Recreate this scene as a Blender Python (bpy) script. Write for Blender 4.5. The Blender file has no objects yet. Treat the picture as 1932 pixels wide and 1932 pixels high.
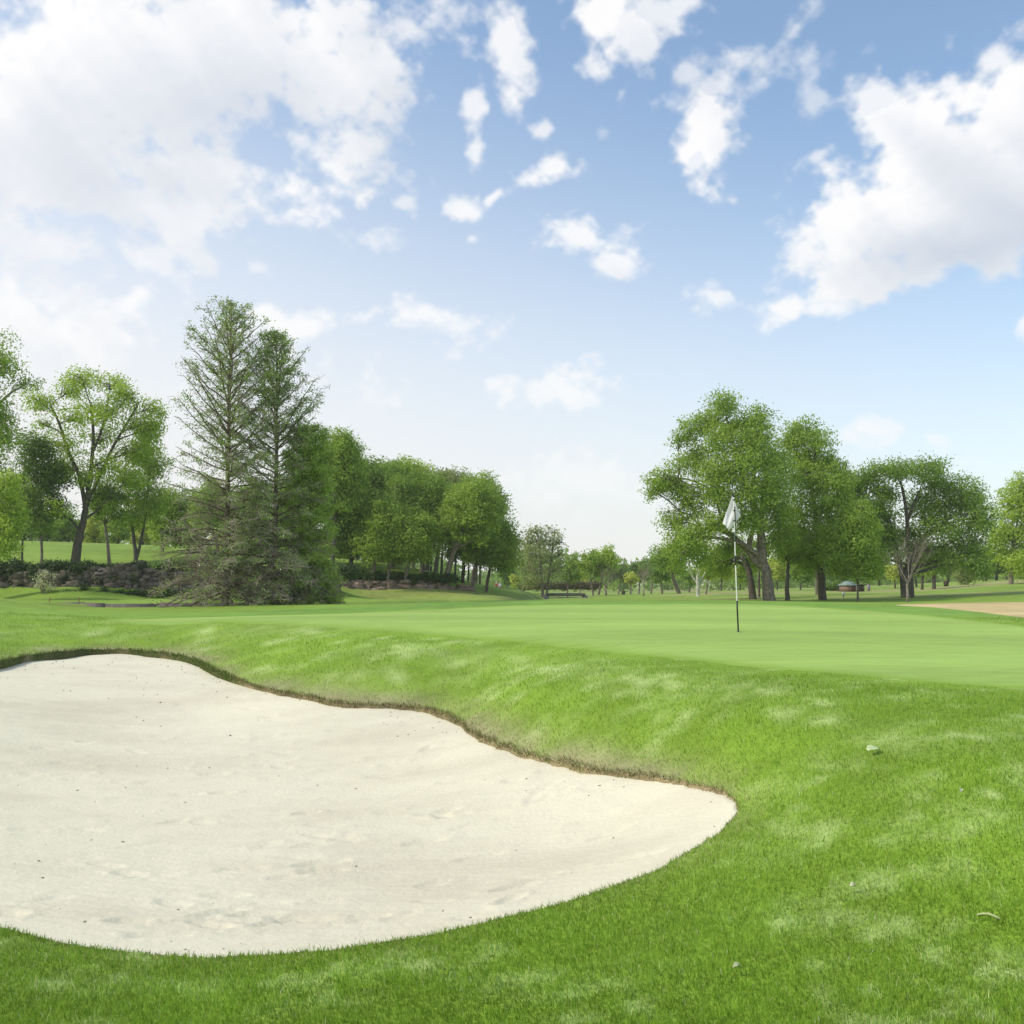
import bpy, math, random
import numpy as np
from mathutils import Vector
from mathutils.geometry import delaunay_2d_cdt

random.seed(7)
rng = np.random.default_rng(11)
SC = bpy.context.scene
COL = SC.collection
R = math.radians

# ------------------------------------------------------------------ camera
CZ = 0.86                       # eye height above the green at the flag
HOR = 1100.0                    # pixel row of the horizon in a 1932 px photo
S = 1932.0
cam_d = bpy.data.cameras.new('camera')
cam = bpy.data.objects.new('camera', cam_d)
COL.objects.link(cam)
cam.location = (0, 0, CZ)
cam.rotation_euler = (R(90), 0, 0)
cam_d.sensor_width = 36.0
cam_d.lens = 36.0
cam_d.shift_y = (HOR - 966.0) / S
cam_d.clip_start = 0.05
cam_d.clip_end = 6000
SC.camera = cam

# ------------------------------------------------------------------ sun, exposure
SUN_EL, SUN_AZ = 44.0, -102.0    # azimuth measured from +Y towards +X
sd = bpy.data.lights.new('sun', 'SUN')
sd.energy = 3.0
sd.angle = R(6)
sd.color = (1.0, 0.93, 0.81)
sun = bpy.data.objects.new('sun', sd)
COL.objects.link(sun)
sdir = Vector((math.sin(R(SUN_AZ)) * math.cos(R(SUN_EL)), math.cos(R(SUN_AZ)) * math.cos(R(SUN_EL)), math.sin(R(SUN_EL))))
sun.rotation_euler = sdir.to_track_quat('Z', 'Y').to_euler()
vs = SC.view_settings
SC.display_settings.display_device = 'sRGB'
vs.view_transform = 'Standard'
vs.look = 'None'
vs.exposure = 0.0
vs.gamma = 1.0
vs.use_curve_mapping = False
SC.render.engine = 'CYCLES'
cy = SC.cycles
cy.max_bounces = 6
cy.volume_bounces = 1
cy.diffuse_bounces = 3
cy.glossy_bounces = 2
cy.transmission_bounces = 3
cy.transparent_max_bounces = 6
cy.use_denoising = True
cy.sample_clamp_indirect = 6.0

# ------------------------------------------------------------------ world: sky with clouds
W = bpy.data.worlds.new('World')
SC.world = W
W.use_nodes = True
SKY_STRENGTH = 0.115

def px_dir(px, py):
    u, v = (px - 966.0) / S, (HOR - py) / S
    return math.atan(u), math.atan(v / math.sqrt(1 + u * u)), math.sqrt(1 + u * u + v * v)

# px, py, rx, ry (photo pixels), tilt (deg), weight
CLOUDS = [
 (250,150,300,230,0,1.25),(90,260,220,190,0,1.2),(430,80,280,150,0,1.1),(620,120,190,170,0,1.05),(640,270,170,130,0,.95),
 (690,200,110,130,0,.85),(340,335,280,90,-4,1.05),(560,345,190,60,0,.95),(60,350,160,110,0,1.0),(760,40,150,70,10,.62),
 (250,400,300,60,0,.8),(75,8,40,22,0,.7),(-150,200,260,300,0,1.1),(860,20,60,40,20,.5),
 (90,480,220,62,0,.62),(300,515,75,24,-28,.62),(362,492,58,28,-18,.75),(120,640,330,110,0,.66),(-60,600,200,140,0,.7),
 (575,610,150,40,3,.72),(800,600,85,34,0,.75),(880,625,80,40,0,.5),(480,512,40,12,0,.4),(610,700,160,50,0,.4),
 (957,95,44,100,4,.85),(985,50,22,40,20,.6),(880,215,24,58,-8,.75),(890,275,22,52,16,.72),(1028,245,24,14,20,.6),
 (1040,322,88,30,12,.9),(933,368,30,14,20,.78),(874,398,42,32,0,.85),(1108,448,80,44,-10,.85),(1148,512,46,26,-5,.82),
 (1072,392,42,12,25,.55),(908,460,20,13,0,.65),(760,390,62,20,-18,.68),(585,412,40,18,0,.45),(720,430,70,20,0,.35),
 (1140,40,78,90,0,1.0),(1205,60,60,60,0,.9),(1120,110,34,40,0,.75),(1248,12,80,34,0,.7),(1300,12,36,32,0,.72),
 (1345,245,72,105,0,1.0),(1325,290,40,50,0,.75),(1370,150,66,46,12,.62),(1300,130,44,36,0,.5),(1136,238,16,22,-30,.4),
 (1895,235,150,130,0,1.2),(1775,310,180,115,-20,1.2),(1650,195,46,58,0,.8),(1690,250,90,70,0,.95),(1600,410,150,95,0,1.15),
 (1500,445,85,75,0,.95),(1480,570,72,40,10,.9),(1600,520,170,62,6,.9),(1760,440,200,90,8,1.1),(1900,390,190,110,10,1.2),
 (1880,130,80,44,24,.8),(1545,565,90,30,0,.8),(1330,572,105,28,-4,.6),(1345,545,36,30,60,.4),(2090,300,230,210,0,1.3),
 (1080,748,74,44,4,.72),(938,738,44,30,-20,.6),(1650,822,80,26,0,.5),(1772,822,32,16,0,.45),(1925,606,30,30,0,.7),
 (1560,290,50,12,10,.45),(1060,900,160,40,0,.3),(1500,60,40,14,60,.3),(1735,190,20,16,0,.2),(1540,160,26,40,30,.25),
 # clouds out of the picture, overhead and behind
 (300,-300,600,260,0,1.1),(1500,-420,500,220,0,1.0),(-900,300,500,420,0,1.1),(2900,200,500,360,0,1.1),
]

# ------------------------------------------------------------------ numpy helpers
def hash3(ix, iy, iz, seed=0):
    h = (ix * 374761393 + iy * 668265263 + iz * 2147483647 + seed * 974634777) & 0xFFFFFFFF
    h = ((h ^ (h >> 13)) * 1274126177) & 0xFFFFFFFF
    h = h ^ (h >> 16)
    return (h & 0xFFFFFF).astype(np.float64) / 0xFFFFFF

def vnoise(p, seed=0):
    p = np.asarray(p, float)
    if p.shape[1] == 2: p = np.column_stack([p, np.zeros(len(p))])
    i = np.floor(p).astype(np.int64); f = p - i
    f = f * f * (3 - 2 * f)
    r = 0
    for dx in (0, 1):
        wx = f[:, 0] if dx else 1 - f[:, 0]
        for dy in (0, 1):
            wy = f[:, 1] if dy else 1 - f[:, 1]
            for dz in (0, 1):
                wz = f[:, 2] if dz else 1 - f[:, 2]
                r = r + wx * wy * wz * hash3(i[:, 0] + dx, i[:, 1] + dy, i[:, 2] + dz, seed)
    return r

def fbm(p, octv=4, seed=0, gain=.5):
    p = np.asarray(p, float); a, t, n = 1.0, 0, 0
    for o in range(octv):
        t = t + a * vnoise(p * 2 ** o + 17.3 * o, seed + o); n += a; a *= gain
    return t / n

def sstep(a, b, x):
    t = np.clip((x - a) / (b - a), 0, 1)
    return t * t * (3 - 2 * t)


GREY = [(420,215,150,80,.75),(745,265,75,120,1.0),(640,300,90,60,.35),(330,365,130,40,.45),(690,30,90,50,.5),(140,190,120,30,.22),
 (1800,468,220,48,1.0),(1930,425,130,70,.8),(1640,490,110,30,.35),(1890,300,120,40,.12),(1500,500,60,24,.2),(100,250,60,90,.2)]

def cloud_layer(az, el, octs):
    """cloud cover and colour for arrays of azimuth and elevation (radians)"""
    d = np.column_stack([np.sin(az) * np.cos(el), np.cos(az) * np.cos(el), np.sin(el)])
    wx = fbm(d * 7, 4, 101) - .5; wy = fbm(d * 7, 4, 131) - .5
    wx2 = fbm(d * 34, 3, 151) - .5; wy2 = fbm(d * 34, 3, 161) - .5
    a2 = az + .050 * wx + .024 * wx2; e2 = el + .042 * wy + .024 * wy2
    base = np.full(len(az), -.9); wt = np.zeros(len(az))
    blobs = [(*px_dir(px, py), rx, ry, t, w) for (px, py, rx, ry, t, w) in CLOUDS]
    blobs = [(a, e, rx / S / k, ry / S / k, t, w * (.86 if rx < 100 else 1)) for (a, e, k, rx, ry, t, w) in blobs]
    blobs += [(a, e, rx, ry, 0, w) for a, e, rx, ry, w in ((1.7, .5, .5, .25, 1), (2.6, .8, .6, .3, 1), (-2.0, .6, .6, .35, 1), (-2.9, .4, .5, .2, 1), (.6, 1.1, .8, .2, .9), (-1.2, 1.15, .8, .22, 1))]
    for (a, e, rx, ry, t, w) in blobs:
        da = (a2 - a + math.pi) % (2 * math.pi) - math.pi; de = e2 - e
        ca, sa = math.cos(R(t)), math.sin(R(t))
        q = np.sqrt(((da * ca + de * sa) / rx) ** 2 + ((-da * sa + de * ca) / ry) ** 2)
        v = w * (1.05 - q)
        h = np.clip(.16 - np.abs(base - v), 0, None) / .16
        wt = np.where(v > base, w, wt)
        base = np.maximum(base, v) + h * h * .04
    nz = fbm(d * 13, octs, 171, .60) - .5
    puff = 1 - np.abs(2 * fbm(d * 26, max(octs - 1, 3), 191, .55) - 1) * 1.6
    fine = fbm(d * 52, 4, 211, .6) - .5
    D = base * 1.05 + 1.9 * nz + .34 * (puff - .62) + 1.4 * fine - .03
    grey = np.zeros(len(az))
    for (px, py, rx, ry, w) in GREY:
        a, e, k = px_dir(px, py)
        da = (a2 - a + math.pi) % (2 * math.pi) - math.pi
        grey = np.maximum(grey, w * np.exp(-(da * S * k / rx) ** 2 - ((e2 - e) * S * k / ry) ** 2))
    return wt, D, nz, grey

def cloud_image():
    IW, IH = 5120, 2560
    sc_ = IW / (2 * math.pi)
    img = np.zeros((IH, IW, 4), np.float32); img[..., 1] = 1.0; img[..., 3] = 1.0
    def fill(az0, az1, el0, el1, step, octs):
        x0, x1 = int((az0 + math.pi) * sc_), int((az1 + math.pi) * sc_)
        y0, y1 = int((el0 + math.pi / 2) * sc_), int((el1 + math.pi / 2) * sc_)
        xs = np.arange(x0, x1, step); ys = np.arange(y0, y1, step)
        A, E = np.meshgrid((xs + .5) / sc_ - math.pi, (ys + .5) / sc_ - math.pi / 2)
        wt, D, nz, grey = [q.reshape(A.shape) for q in cloud_layer(A.ravel(), E.ravel(), octs)]
        cov = sstep(-.06, .66, D) * np.clip(.30 + .80 * wt, 0, 1)
        # light from the upper left: thickness met on the way towards the sun
        T = np.zeros_like(D)
        for k in range(1, 6):
            s_ = int(k * 9 / step) if step < 9 else k
            sh = np.roll(np.roll(np.clip(D, 0, 1.4), s_, axis=1), -s_, axis=0)
            T += sh
        lit = np.exp(-.16 * np.clip(T - 1.2, 0, None)) * (1 - .85 * grey * np.clip(.75 + 1.6 * nz, 0, 1.2))
        lit = np.clip(lit, 0, 1)[..., None]
        blk = np.dstack([cov, lit, lit * 0, lit * 0 + 1]).astype(np.float32)
        if step > 1: blk = np.repeat(np.repeat(blk, step, 0), step, 1)
        hh, ww = min(blk.shape[0], IH - y0), min(blk.shape[1], IW - x0)
        img[y0:y0 + hh, x0:x0 + ww] = blk[:hh, :ww]
    fill(-math.pi, math.pi, R(-2), R(90), 16, 4)
    fill(R(-42), R(42), R(-1), R(46), 1, 7)
    im = bpy.data.images.new('cloud_layer', IW, IH, alpha=True, float_buffer=True)
    im.colorspace_settings.name = 'Non-Color'
    img = np.roll(img, -IW // 4, axis=1)    # the node's panorama starts a quarter turn away
    im.pixels.foreach_set(img.ravel())
    im.update()
    im.pack()
    return im

def build_world():
    nt = W.node_tree
    nt.nodes.clear()
    N, L = nt.nodes, nt.links
    out = N.new('ShaderNodeOutputWorld'); bg = N.new('ShaderNodeBackground')
    bg.inputs['Strength'].default_value = SKY_STRENGTH
    L.new(bg.outputs[0], out.inputs[0])
    k = 1.0 / SKY_STRENGTH
    tc = N.new('ShaderNodeTexCoord')
    def mm(op, a, b=None, c=None):
        n = N.new('ShaderNodeMath'); n.operation = op
        for i, v in enumerate((a, b, c)):
            if v is None: continue
            if isinstance(v, (int, float)): n.inputs[i].default_value = v
            else: L.new(v, n.inputs[i])
        return n.outputs[0]
    sky = N.new('ShaderNodeTexSky'); sky.sky_type = 'NISHITA'
    sky.sun_disc = False
    sky.sun_elevation = R(SUN_EL); sky.sun_rotation = R(SUN_AZ)
    sky.altitude = 100; sky.air_density = 1.0; sky.dust_density = 0.6; sky.ozone_density = 1.6
    tint = N.new('ShaderNodeMix'); tint.data_type = 'RGBA'; tint.blend_type = 'MULTIPLY'; tint.inputs['Factor'].default_value = 1
    tint.inputs['B'].default_value = SKY_TINT
    L.new(sky.outputs[0], tint.inputs['A'])
    # pale haze thickening to the horizon and towards the sun side
    sp = N.new('ShaderNodeSeparateXYZ'); L.new(tc.outputs['Generated'], sp.inputs[0])
    hz_ = N.new('ShaderNodeMapRange'); hz_.interpolation_type = 'SMOOTHSTEP'
    hz_.inputs['From Min'].default_value = -0.04; hz_.inputs['From Max'].default_value = 0.52
    hz_.inputs['To Min'].default_value = 0.985; hz_.inputs['To Max'].default_value = 0.05
    L.new(mm('MULTIPLY_ADD', sp.outputs[0], 0.26, sp.outputs[2]), hz_.inputs['Value'])
    hm = N.new('ShaderNodeMix'); hm.data_type = 'RGBA'
    hm.inputs['B'].default_value = (.935 * k, .922 * k, .925 * k, 1)
    L.new(hz_.outputs['Result'], hm.inputs['Factor']); L.new(tint.outputs['Result'], hm.inputs['A'])
    env = N.new('ShaderNodeTexEnvironment'); env.image = cloud_image(); env.interpolation = 'Cubic'
    L.new(tc.outputs['Generated'], env.inputs[0])
    ch = N.new('ShaderNodeSeparateColor'); L.new(env.outputs['Color'], ch.inputs[0])
    cc = N.new('ShaderNodeMix'); cc.data_type = 'RGBA'
    cc.inputs['A'].default_value = (.58 * k, .65 * k, .76 * k, 1)
    cc.inputs['B'].default_value = (1.03 * k, 1.02 * k, 1.02 * k, 1)
    L.new(ch.outputs[1], cc.inputs['Factor'])
    fin = N.new('ShaderNodeMix'); fin.data_type = 'RGBA'
    L.new(mm('MULTIPLY', ch.outputs[0], 0.97), fin.inputs['Factor'])
    L.new(hm.outputs['Result'], fin.inputs['A']); L.new(cc.outputs['Result'], fin.inputs['B'])
    L.new(fin.outputs['Result'], bg.inputs['Color'])
SKY_TINT = (1.70, 1.80, 1.76, 1)
build_world()
W.cycles.sampling_method = 'MANUAL'
W.cycles.sample_map_resolution = 512

def build(name, V, F, mats, parent=None, attrs=None, smooth=False, mat_idx=None):
    """V (n,3); F list of integer arrays (m,k): ONE mesh object"""
    V = np.asarray(V, np.float32)
    if not isinstance(F, list): F = [F]
    F = [np.asarray(f, np.int32) for f in F if len(f)]
    me = bpy.data.meshes.new(name)
    me.vertices.add(len(V)); me.vertices.foreach_set('co', V.ravel())
    tot = np.concatenate([np.full(len(f), f.shape[1], np.int32) for f in F])
    start = np.concatenate([[0], np.cumsum(tot)[:-1]]).astype(np.int32)
    idx = np.concatenate([f.ravel() for f in F])
    me.loops.add(len(idx)); me.loops.foreach_set('vertex_index', idx)
    me.polygons.add(len(tot)); me.polygons.foreach_set('loop_start', start)
    if smooth: me.polygons.foreach_set('use_smooth', np.ones(len(tot), bool))
    if mat_idx is not None: me.polygons.foreach_set('material_index', np.asarray(mat_idx, np.int32))
    me.update(calc_edges=True)
    if attrs:
        for k, (dom, val) in attrs.items():
            val = np.asarray(val, np.float32)
            if val.ndim == 1:
                at = me.attributes.new(k, 'FLOAT', dom); at.data.foreach_set('value', val)
            else:
                at = me.attributes.new(k, 'FLOAT_COLOR', dom)
                at.data.foreach_set('color', np.column_stack([val, np.ones(len(val))]).astype(np.float32).ravel())
    for mt in (mats if isinstance(mats, (list, tuple)) else [mats]): me.materials.append(mt)
    o = bpy.data.objects.new(name, me)
    COL.objects.link(o)
    if parent is not None: o.parent = parent
    return o

def tag(o, label=None, cat=None, group=None, kind=None):
    if label: o['label'] = label
    if cat: o['category'] = cat
    if group: o['group'] = group
    if kind: o['kind'] = kind
    return o

def thing(name, loc, label, cat, group=None, rz=0):
    o = bpy.data.objects.new(name, None)
    o.empty_display_size = .2
    COL.objects.link(o)
    o.location = loc; o.rotation_euler = (0, 0, rz)
    return tag(o, label, cat, group)

class Acc:
    """collects shapes into the arrays of one mesh"""
    def __init__(s): s.V, s.F3, s.F4, s.n = [], [], [], 0
    def add(s, V, F4=None, F3=None):
        V = np.asarray(V, float)
        s.V.append(V)
        if F4 is not None and len(F4): s.F4.append(np.asarray(F4) + s.n)
        if F3 is not None and len(F3): s.F3.append(np.asarray(F3) + s.n)
        s.n += len(V)
    def tube(s, P, rad, sides=6, cap=True):
        P = np.asarray(P, float); n = len(P); rad = np.broadcast_to(np.asarray(rad, float), (n,))
        T = np.gradient(P, axis=0); T /= np.linalg.norm(T, axis=1, keepdims=True) + 1e-9
        ref = np.array([0., 1, 0]) if abs(T[0][1]) < .9 else np.array([1., 0, 0])
        A = np.cross(T, ref); A /= np.linalg.norm(A, axis=1, keepdims=True) + 1e-9
        B = np.cross(T, A)
        th = np.arange(sides) * 2 * math.pi / sides
        ring = P[:, None] + rad[:, None, None] * (np.cos(th)[None, :, None] * A[:, None] + np.sin(th)[None, :, None] * B[:, None])
        V = ring.reshape(-1, 3)
        i = np.arange(n - 1)[:, None] * sides; j = np.arange(sides)[None, :]; j2 = (j + 1) % sides
        F = np.stack([i + j, i + j2, i + sides + j2, i + sides + j], -1).reshape(-1, 4)
        F3 = []
        if cap:
            V = np.vstack([V, P[0], P[-1]]); a, b = n * sides, n * sides + 1
            jj = np.arange(sides); kk = (jj + 1) % sides
            F3 = np.vstack([np.column_stack([kk, jj, np.full(sides, a)]), np.column_stack([(n - 1) * sides + jj, (n - 1) * sides + kk, np.full(sides, b)])])
        s.add(V, F, F3)
    def box(s, c, size, rz=0, jit=0):
        x, y, z = [d / 2 for d in size]
        V = np.array([(a * x, b * y, d * z) for d in (-1, 1) for a, b in ((-1, -1), (1, -1), (1, 1), (-1, 1))], float)
        if jit: V += rng.normal(0, jit, V.shape)
        co, si = math.cos(rz), math.sin(rz)
        V = np.column_stack([V[:, 0] * co - V[:, 1] * si, V[:, 0] * si + V[:, 1] * co, V[:, 2]]) + np.asarray(c, float)
        s.add(V, [(3, 2, 1, 0), (4, 5, 6, 7), (0, 1, 5, 4), (1, 2, 6, 5), (2, 3, 7, 6), (3, 0, 4, 7)])
    def lathe(s, prof, c=(0, 0, 0), sides=20):
        prof = np.asarray(prof, float); n = len(prof); th = np.arange(sides) * 2 * math.pi / sides
        V = np.stack([prof[:, 0, None] * np.cos(th), prof[:, 0, None] * np.sin(th), np.repeat(prof[:, 1, None], sides, 1)], -1).reshape(-1, 3) + np.asarray(c, float)
        i = np.arange(n - 1)[:, None] * sides; j = np.arange(sides)[None, :]; j2 = (j + 1) % sides
        s.add(V, np.stack([i + j, i + j2, i + sides + j2, i + sides + j], -1).reshape(-1, 4))
    def done(s, name, mat, parent=None, attrs=None, smooth=False):
        F = []
        if s.F4: F.append(np.concatenate(s.F4))
        if s.F3: F.append(np.concatenate(s.F3))
        return build(name, np.concatenate(s.V), F, mat, parent, attrs, smooth)

# ------------------------------------------------------------------ materials
def mat(name):
    m = bpy.data.materials.new(name); m.use_nodes = True
    nt = m.node_tree
    p = nt.nodes['Principled BSDF']
    return m, nt, p

def plain(name, col, rough=.8, noise=0, scale=20, bump=0, metal=0, spec=.3):
    m, nt, p = mat(name)
    p.inputs['Roughness'].default_value = rough; p.inputs['Metallic'].default_value = metal
    p.inputs['Specular IOR Level'].default_value = spec
    p.inputs['Base Color'].default_value = (*col, 1)
    if noise or bump:
        tc = nt.nodes.new('ShaderNodeTexCoord')
        nz = nt.nodes.new('ShaderNodeTexNoise'); nz.inputs['Scale'].default_value = scale; nz.inputs['Detail'].default_value = 6
        nt.links.new(tc.outputs['Object'], nz.inputs['Vector'])
        if noise:
            mx = nt.nodes.new('ShaderNodeMix'); mx.data_type = 'RGBA'
            mx.inputs['A'].default_value = (*[c * (1 - noise) for c in col], 1)
            mx.inputs['B'].default_value = (*[min(1, c * (1 + noise)) for c in col], 1)
            ct = nt.nodes.new('ShaderNodeMapRange'); ct.inputs['From Min'].default_value = .3; ct.inputs['From Max'].default_value = .7
            nt.links.new(nz.outputs['Fac'], ct.inputs['Value'])
            nt.links.new(ct.outputs['Result'], mx.inputs['Factor'])
            nt.links.new(mx.outputs['Result'], p.inputs['Base Color'])
        if bump:
            b = nt.nodes.new('ShaderNodeBump'); b.inputs['Strength'].default_value = bump; b.inputs['Distance'].default_value = .05
            nt.links.new(nz.outputs['Fac'], b.inputs['Height']); nt.links.new(b.outputs['Normal'], p.inputs['Normal'])
    return m

def leaf_mat(name, cols, transl=.46, rough=.55):
    """cols: dark, mid, light base colours picked by the per-leaf 'tint' attribute"""
    cols = [(c[0] * 1.20, c[1] * 1.12, c[2] * .95) for c in cols]
    m, nt, p = mat(name)
    N, L = nt.nodes, nt.links
    at = N.new('ShaderNodeAttribute'); at.attribute_name = 'tint'
    cr = N.new('ShaderNodeValToRGB')
    els = cr.color_ramp.elements
    els[0].position = 0; els[0].color = (*cols[0], 1)
    els[1].position = 1; els[1].color = (*cols[2], 1)
    e = els.new(.5); e.color = (*cols[1], 1)
    L.new(at.outputs['Fac'], cr.inputs[0])
    L.new(cr.outputs[0], p.inputs['Base Color'])
    p.inputs['Roughness'].default_value = rough
    p.inputs['Specular IOR Level'].default_value = .25
    tr = N.new('ShaderNodeBsdfTranslucent')
    hs = N.new('ShaderNodeMix'); hs.data_type = 'RGBA'; hs.blend_type = 'MULTIPLY'; hs.inputs['Factor'].default_value = 1
    hs.inputs['B'].default_value = (1.15, 1.18, .72, 1)
    L.new(cr.outputs[0], hs.inputs['A']); L.new(hs.outputs['Result'], tr.inputs['Color'])
    mx = N.new('ShaderNodeMixShader'); mx.inputs[0].default_value = transl
    L.new(p.outputs[0], mx.inputs[1]); L.new(tr.outputs[0], mx.inputs[2])
    L.new(mx.outputs[0], N['Material Output'].inputs[0])
    return m

def turf_mat(name, fine=60, bump=.5, stretch=1.0, contrast=.28, spec=.15):
    """ground turf: vertex colour 'turf' broken up by noise at several scales"""
    m, nt, p = mat(name)
    N, L = nt.nodes, nt.links
    at = N.new('ShaderNodeAttribute'); at.attribute_name = 'turf'
    tc = N.new('ShaderNodeTexCoord')
    mp = N.new('ShaderNodeMapping'); mp.inputs['Scale'].default_value = (1, stretch, 1)
    L.new(tc.outputs['Object'], mp.inputs[0])
    fac = None
    for sc_, det in ((.22, 4), (1.6, 5), (fine, 3)):
        nz = N.new('ShaderNodeTexNoise'); nz.inputs['Scale'].default_value = sc_; nz.inputs['Detail'].default_value = det
        L.new(mp.outputs[0], nz.inputs['Vector'])
        if fac is None: fac = nz.outputs['Fac']
        else:
            a = N.new('ShaderNodeMath'); a.operation = 'ADD'; L.new(fac, a.inputs[0]); L.new(nz.outputs['Fac'], a.inputs[1]); fac = a.outputs[0]
        last = nz
    mr = N.new('ShaderNodeMapRange'); mr.inputs['From Min'].default_value = 1.1; mr.inputs['From Max'].default_value = 1.9
    mr.inputs['To Min'].default_value = 1 - contrast; mr.inputs['To Max'].default_value = 1 + contrast
    L.new(fac, mr.inputs['Value'])
    mx = N.new('ShaderNodeVectorMath'); mx.operation = 'SCALE'
    L.new(at.outputs['Color'], mx.inputs[0]); L.new(mr.outputs['Result'], mx.inputs['Scale'])
    L.new(mx.outputs[0], p.inputs['Base Color'])
    p.inputs['Roughness'].default_value = .9; p.inputs['Specular IOR Level'].default_value = spec
    if bump:
        b = N.new('ShaderNodeBump'); b.inputs['Strength'].default_value = bump; b.inputs['Distance'].default_value = .02
        L.new(last.outputs['Fac'], b.inputs['Height']); L.new(b.outputs['Normal'], p.inputs['Normal'])
    return m

# ------------------------------------------------------------------ terrain
def G(px, py, z):
    """ground point of height z seen at a photo pixel -> (X, Y, z)"""
    Y = (CZ - z) / ((py - HOR) / S)
    return ((px - 966.0) / S * Y, Y, z)
def U(px, Y, z): return ((px - 966.0) / S * Y, Y, z)

def spline(P, n_per, closed=True):
    P = np.asarray(P, float); n = len(P); out = []
    for i in range(n if closed else n - 1):
        p0, p1, p2, p3 = P[(i - 1) % n], P[i], P[(i + 1) % n], P[(i + 2) % n]
        k = max(2, int(n_per(p1, p2)))
        t = np.arange(k)[:, None] / k
        # centripetal-ish: damped tangents for uneven spacing
        d1 = np.linalg.norm(p2 - p1); m1 = (p2 - p0) * d1 / (np.linalg.norm(p2 - p1) + np.linalg.norm(p1 - p0)); m2 = (p3 - p1) * d1 / (np.linalg.norm(p3 - p2) + np.linalg.norm(p2 - p1))
        out.append((2*t**3-3*t**2+1)*p1 + (t**3-2*t**2+t)*m1 + (-2*t**3+3*t**2)*p2 + (t**3-t**2)*m2)
    return np.vstack(out)
near_lip = [(0,1750,-.72),(150,1785,-.73),(300,1802,-.74),(400,1805,-.74),(600,1793,-.74),(800,1765,-.73),(1000,1720,-.70),(1150,1675,-.66),(1280,1620,-.60),(1343,1582,-.56),(1378,1553,-.535),(1395,1527,-.512),(1386,1503,-.498)]
far_lip = [(1340,1483,-.50),(1260,1466,-.55),(1150,1452,-.60),(1050,1434,-.65),(960,1408,-.68),(900,1384,-.68),(860,1358,-.68),(820,1339,-.67),(760,1330,-.66),(640,1324,-.66),(560,1310,-.65),(480,1292,-.63),(420,1269,-.60),(370,1245,-.55),(300,1230,-.50),(200,1225,-.48),(100,1230,-.48),(0,1246,-.50)]
off_lip = [(-150,1290,-.55),(-260,1400,-.62),(-310,1550,-.68),(-220,1670,-.71),(-100,1722,-.72)]
LIP = [G(*p) for p in near_lip + far_lip + off_lip]
green_front = [(2600,1345,0),(2250,1325,0),(1932,1300,0),(1700,1282,0),(1400,1257,0),(1200,1236,0),(1000,1214,0),(850,1201,0),(700,1189,0),(550,1180,0),(400,1174,0)]
green_back = [(200,1170,.0),(250,1168,-.03),(450,1163,-.03),(650,1157,-.02),(850,1148,.0),(1000,1141.5,.03),(1200,1140,.04),(1400,1140,.03),(1520,1144,.0),(1700,1157,.0),(1932,1181,.0),(2250,1214,.0),(2600,1250,0)]
GREEN = [G(*p) for p in green_front + green_back]
tan = [(1690,1141,0),(1760,1146,0),(1840,1154,0),(1932,1165,0),(2100,1180,0),(2300,1190,0),(2300,1145,0),(2100,1138,.02),(1932,1136,.02),(1800,1138,.01)]
TAN = [G(*p) for p in tan]

ctrl = [tuple(G(*p)) for p in spline(near_lip + far_lip + off_lip, lambda a, b: np.linalg.norm((b - a)[:2]) / 35)] + GREEN + TAN
ctrl += [U(px, 3.0, z) for px, z in ((-900,-.78),(-400,-.77),(200,-.77),(966,-.76),(1500,-.70),(1932,-.62),(2500,-.5),(3200,-.3))]
ctrl += [U(px, 1.0, z) for px, z in ((-2000,-.85),(966,-.80),(3500,-.5))]
ctrl += [G(1650,1400,-.17), G(1850,1390,-.1), G(1700,1550,-.38), G(1932,1600,-.40), G(1500,1750,-.64), G(1932,1800,-.6)]
ctrl += [G(1150,1330,-.25), G(1400,1380,-.22), G(700,1255,-.28), G(350,1200,-.25), G(100,1198,-.23), G(1000,1300,-.28)]
ctrl += [G(250,1153,-.10), G(430,1146,-.02), G(650,1141,.04), G(850,1136,.08), G(966,1132,.10), G(1200,1131.5,.10), G(1400,1133.5,.06), G(1600,1137,.02), U(1932,50,.0), U(2300,50,.1)]
ctrl += [U(0,38,.32), U(-150,38,.55), U(-400,38,.9), U(90,37,-.05), U(-600,25,.4)]
ctrl += [U(px,50,z) for px, z in ((-300,0),(0,-.05),(200,-.06),(400,-.08),(600,-.1),(750,-.1),(880,-.15))]
ctrl += [U(px,58,z) for px, z in ((-300,.0),(0,-.03),(300,-.04),(600,-.05),(800,-.08))]
ctrl += [U(px,63.5,z) for px, z in ((-300,.06),(0,.03),(300,.0),(560,-.02))]
ctrl += [U(px,66,z) for px, z in ((-300,1.6),(0,1.55),(300,1.4),(560,1.25))]
ctrl += [U(px,72,z) for px, z in ((-300,2.6),(0,2.4),(300,2.25),(560,2.0))]
ctrl += [U(px,100,z) for px, z in ((-300,5.2),(0,5.0),(200,4.7),(450,4.0),(650,3.0))]
ctrl += [U(px,140,z) for px, z in ((-300,6.4),(0,6.0),(400,5.0),(650,3.2))]
ctrl += [U(px,76,z) for px, z in ((660,.02),(760,0),(860,-.03),(920,-.06))]
ctrl += [U(px,82,z) for px, z in ((660,1.9),(740,1.7),(824,1.25),(870,.75),(915,.1),(960,-.2))]
ctrl += [U(px,105,z) for px, z in ((700,2.6),(780,2.1),(850,1.1),(900,.2))]
ctrl += [U(px,150,z) for px, z in ((780,1.2),(880,-.2))]
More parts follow.
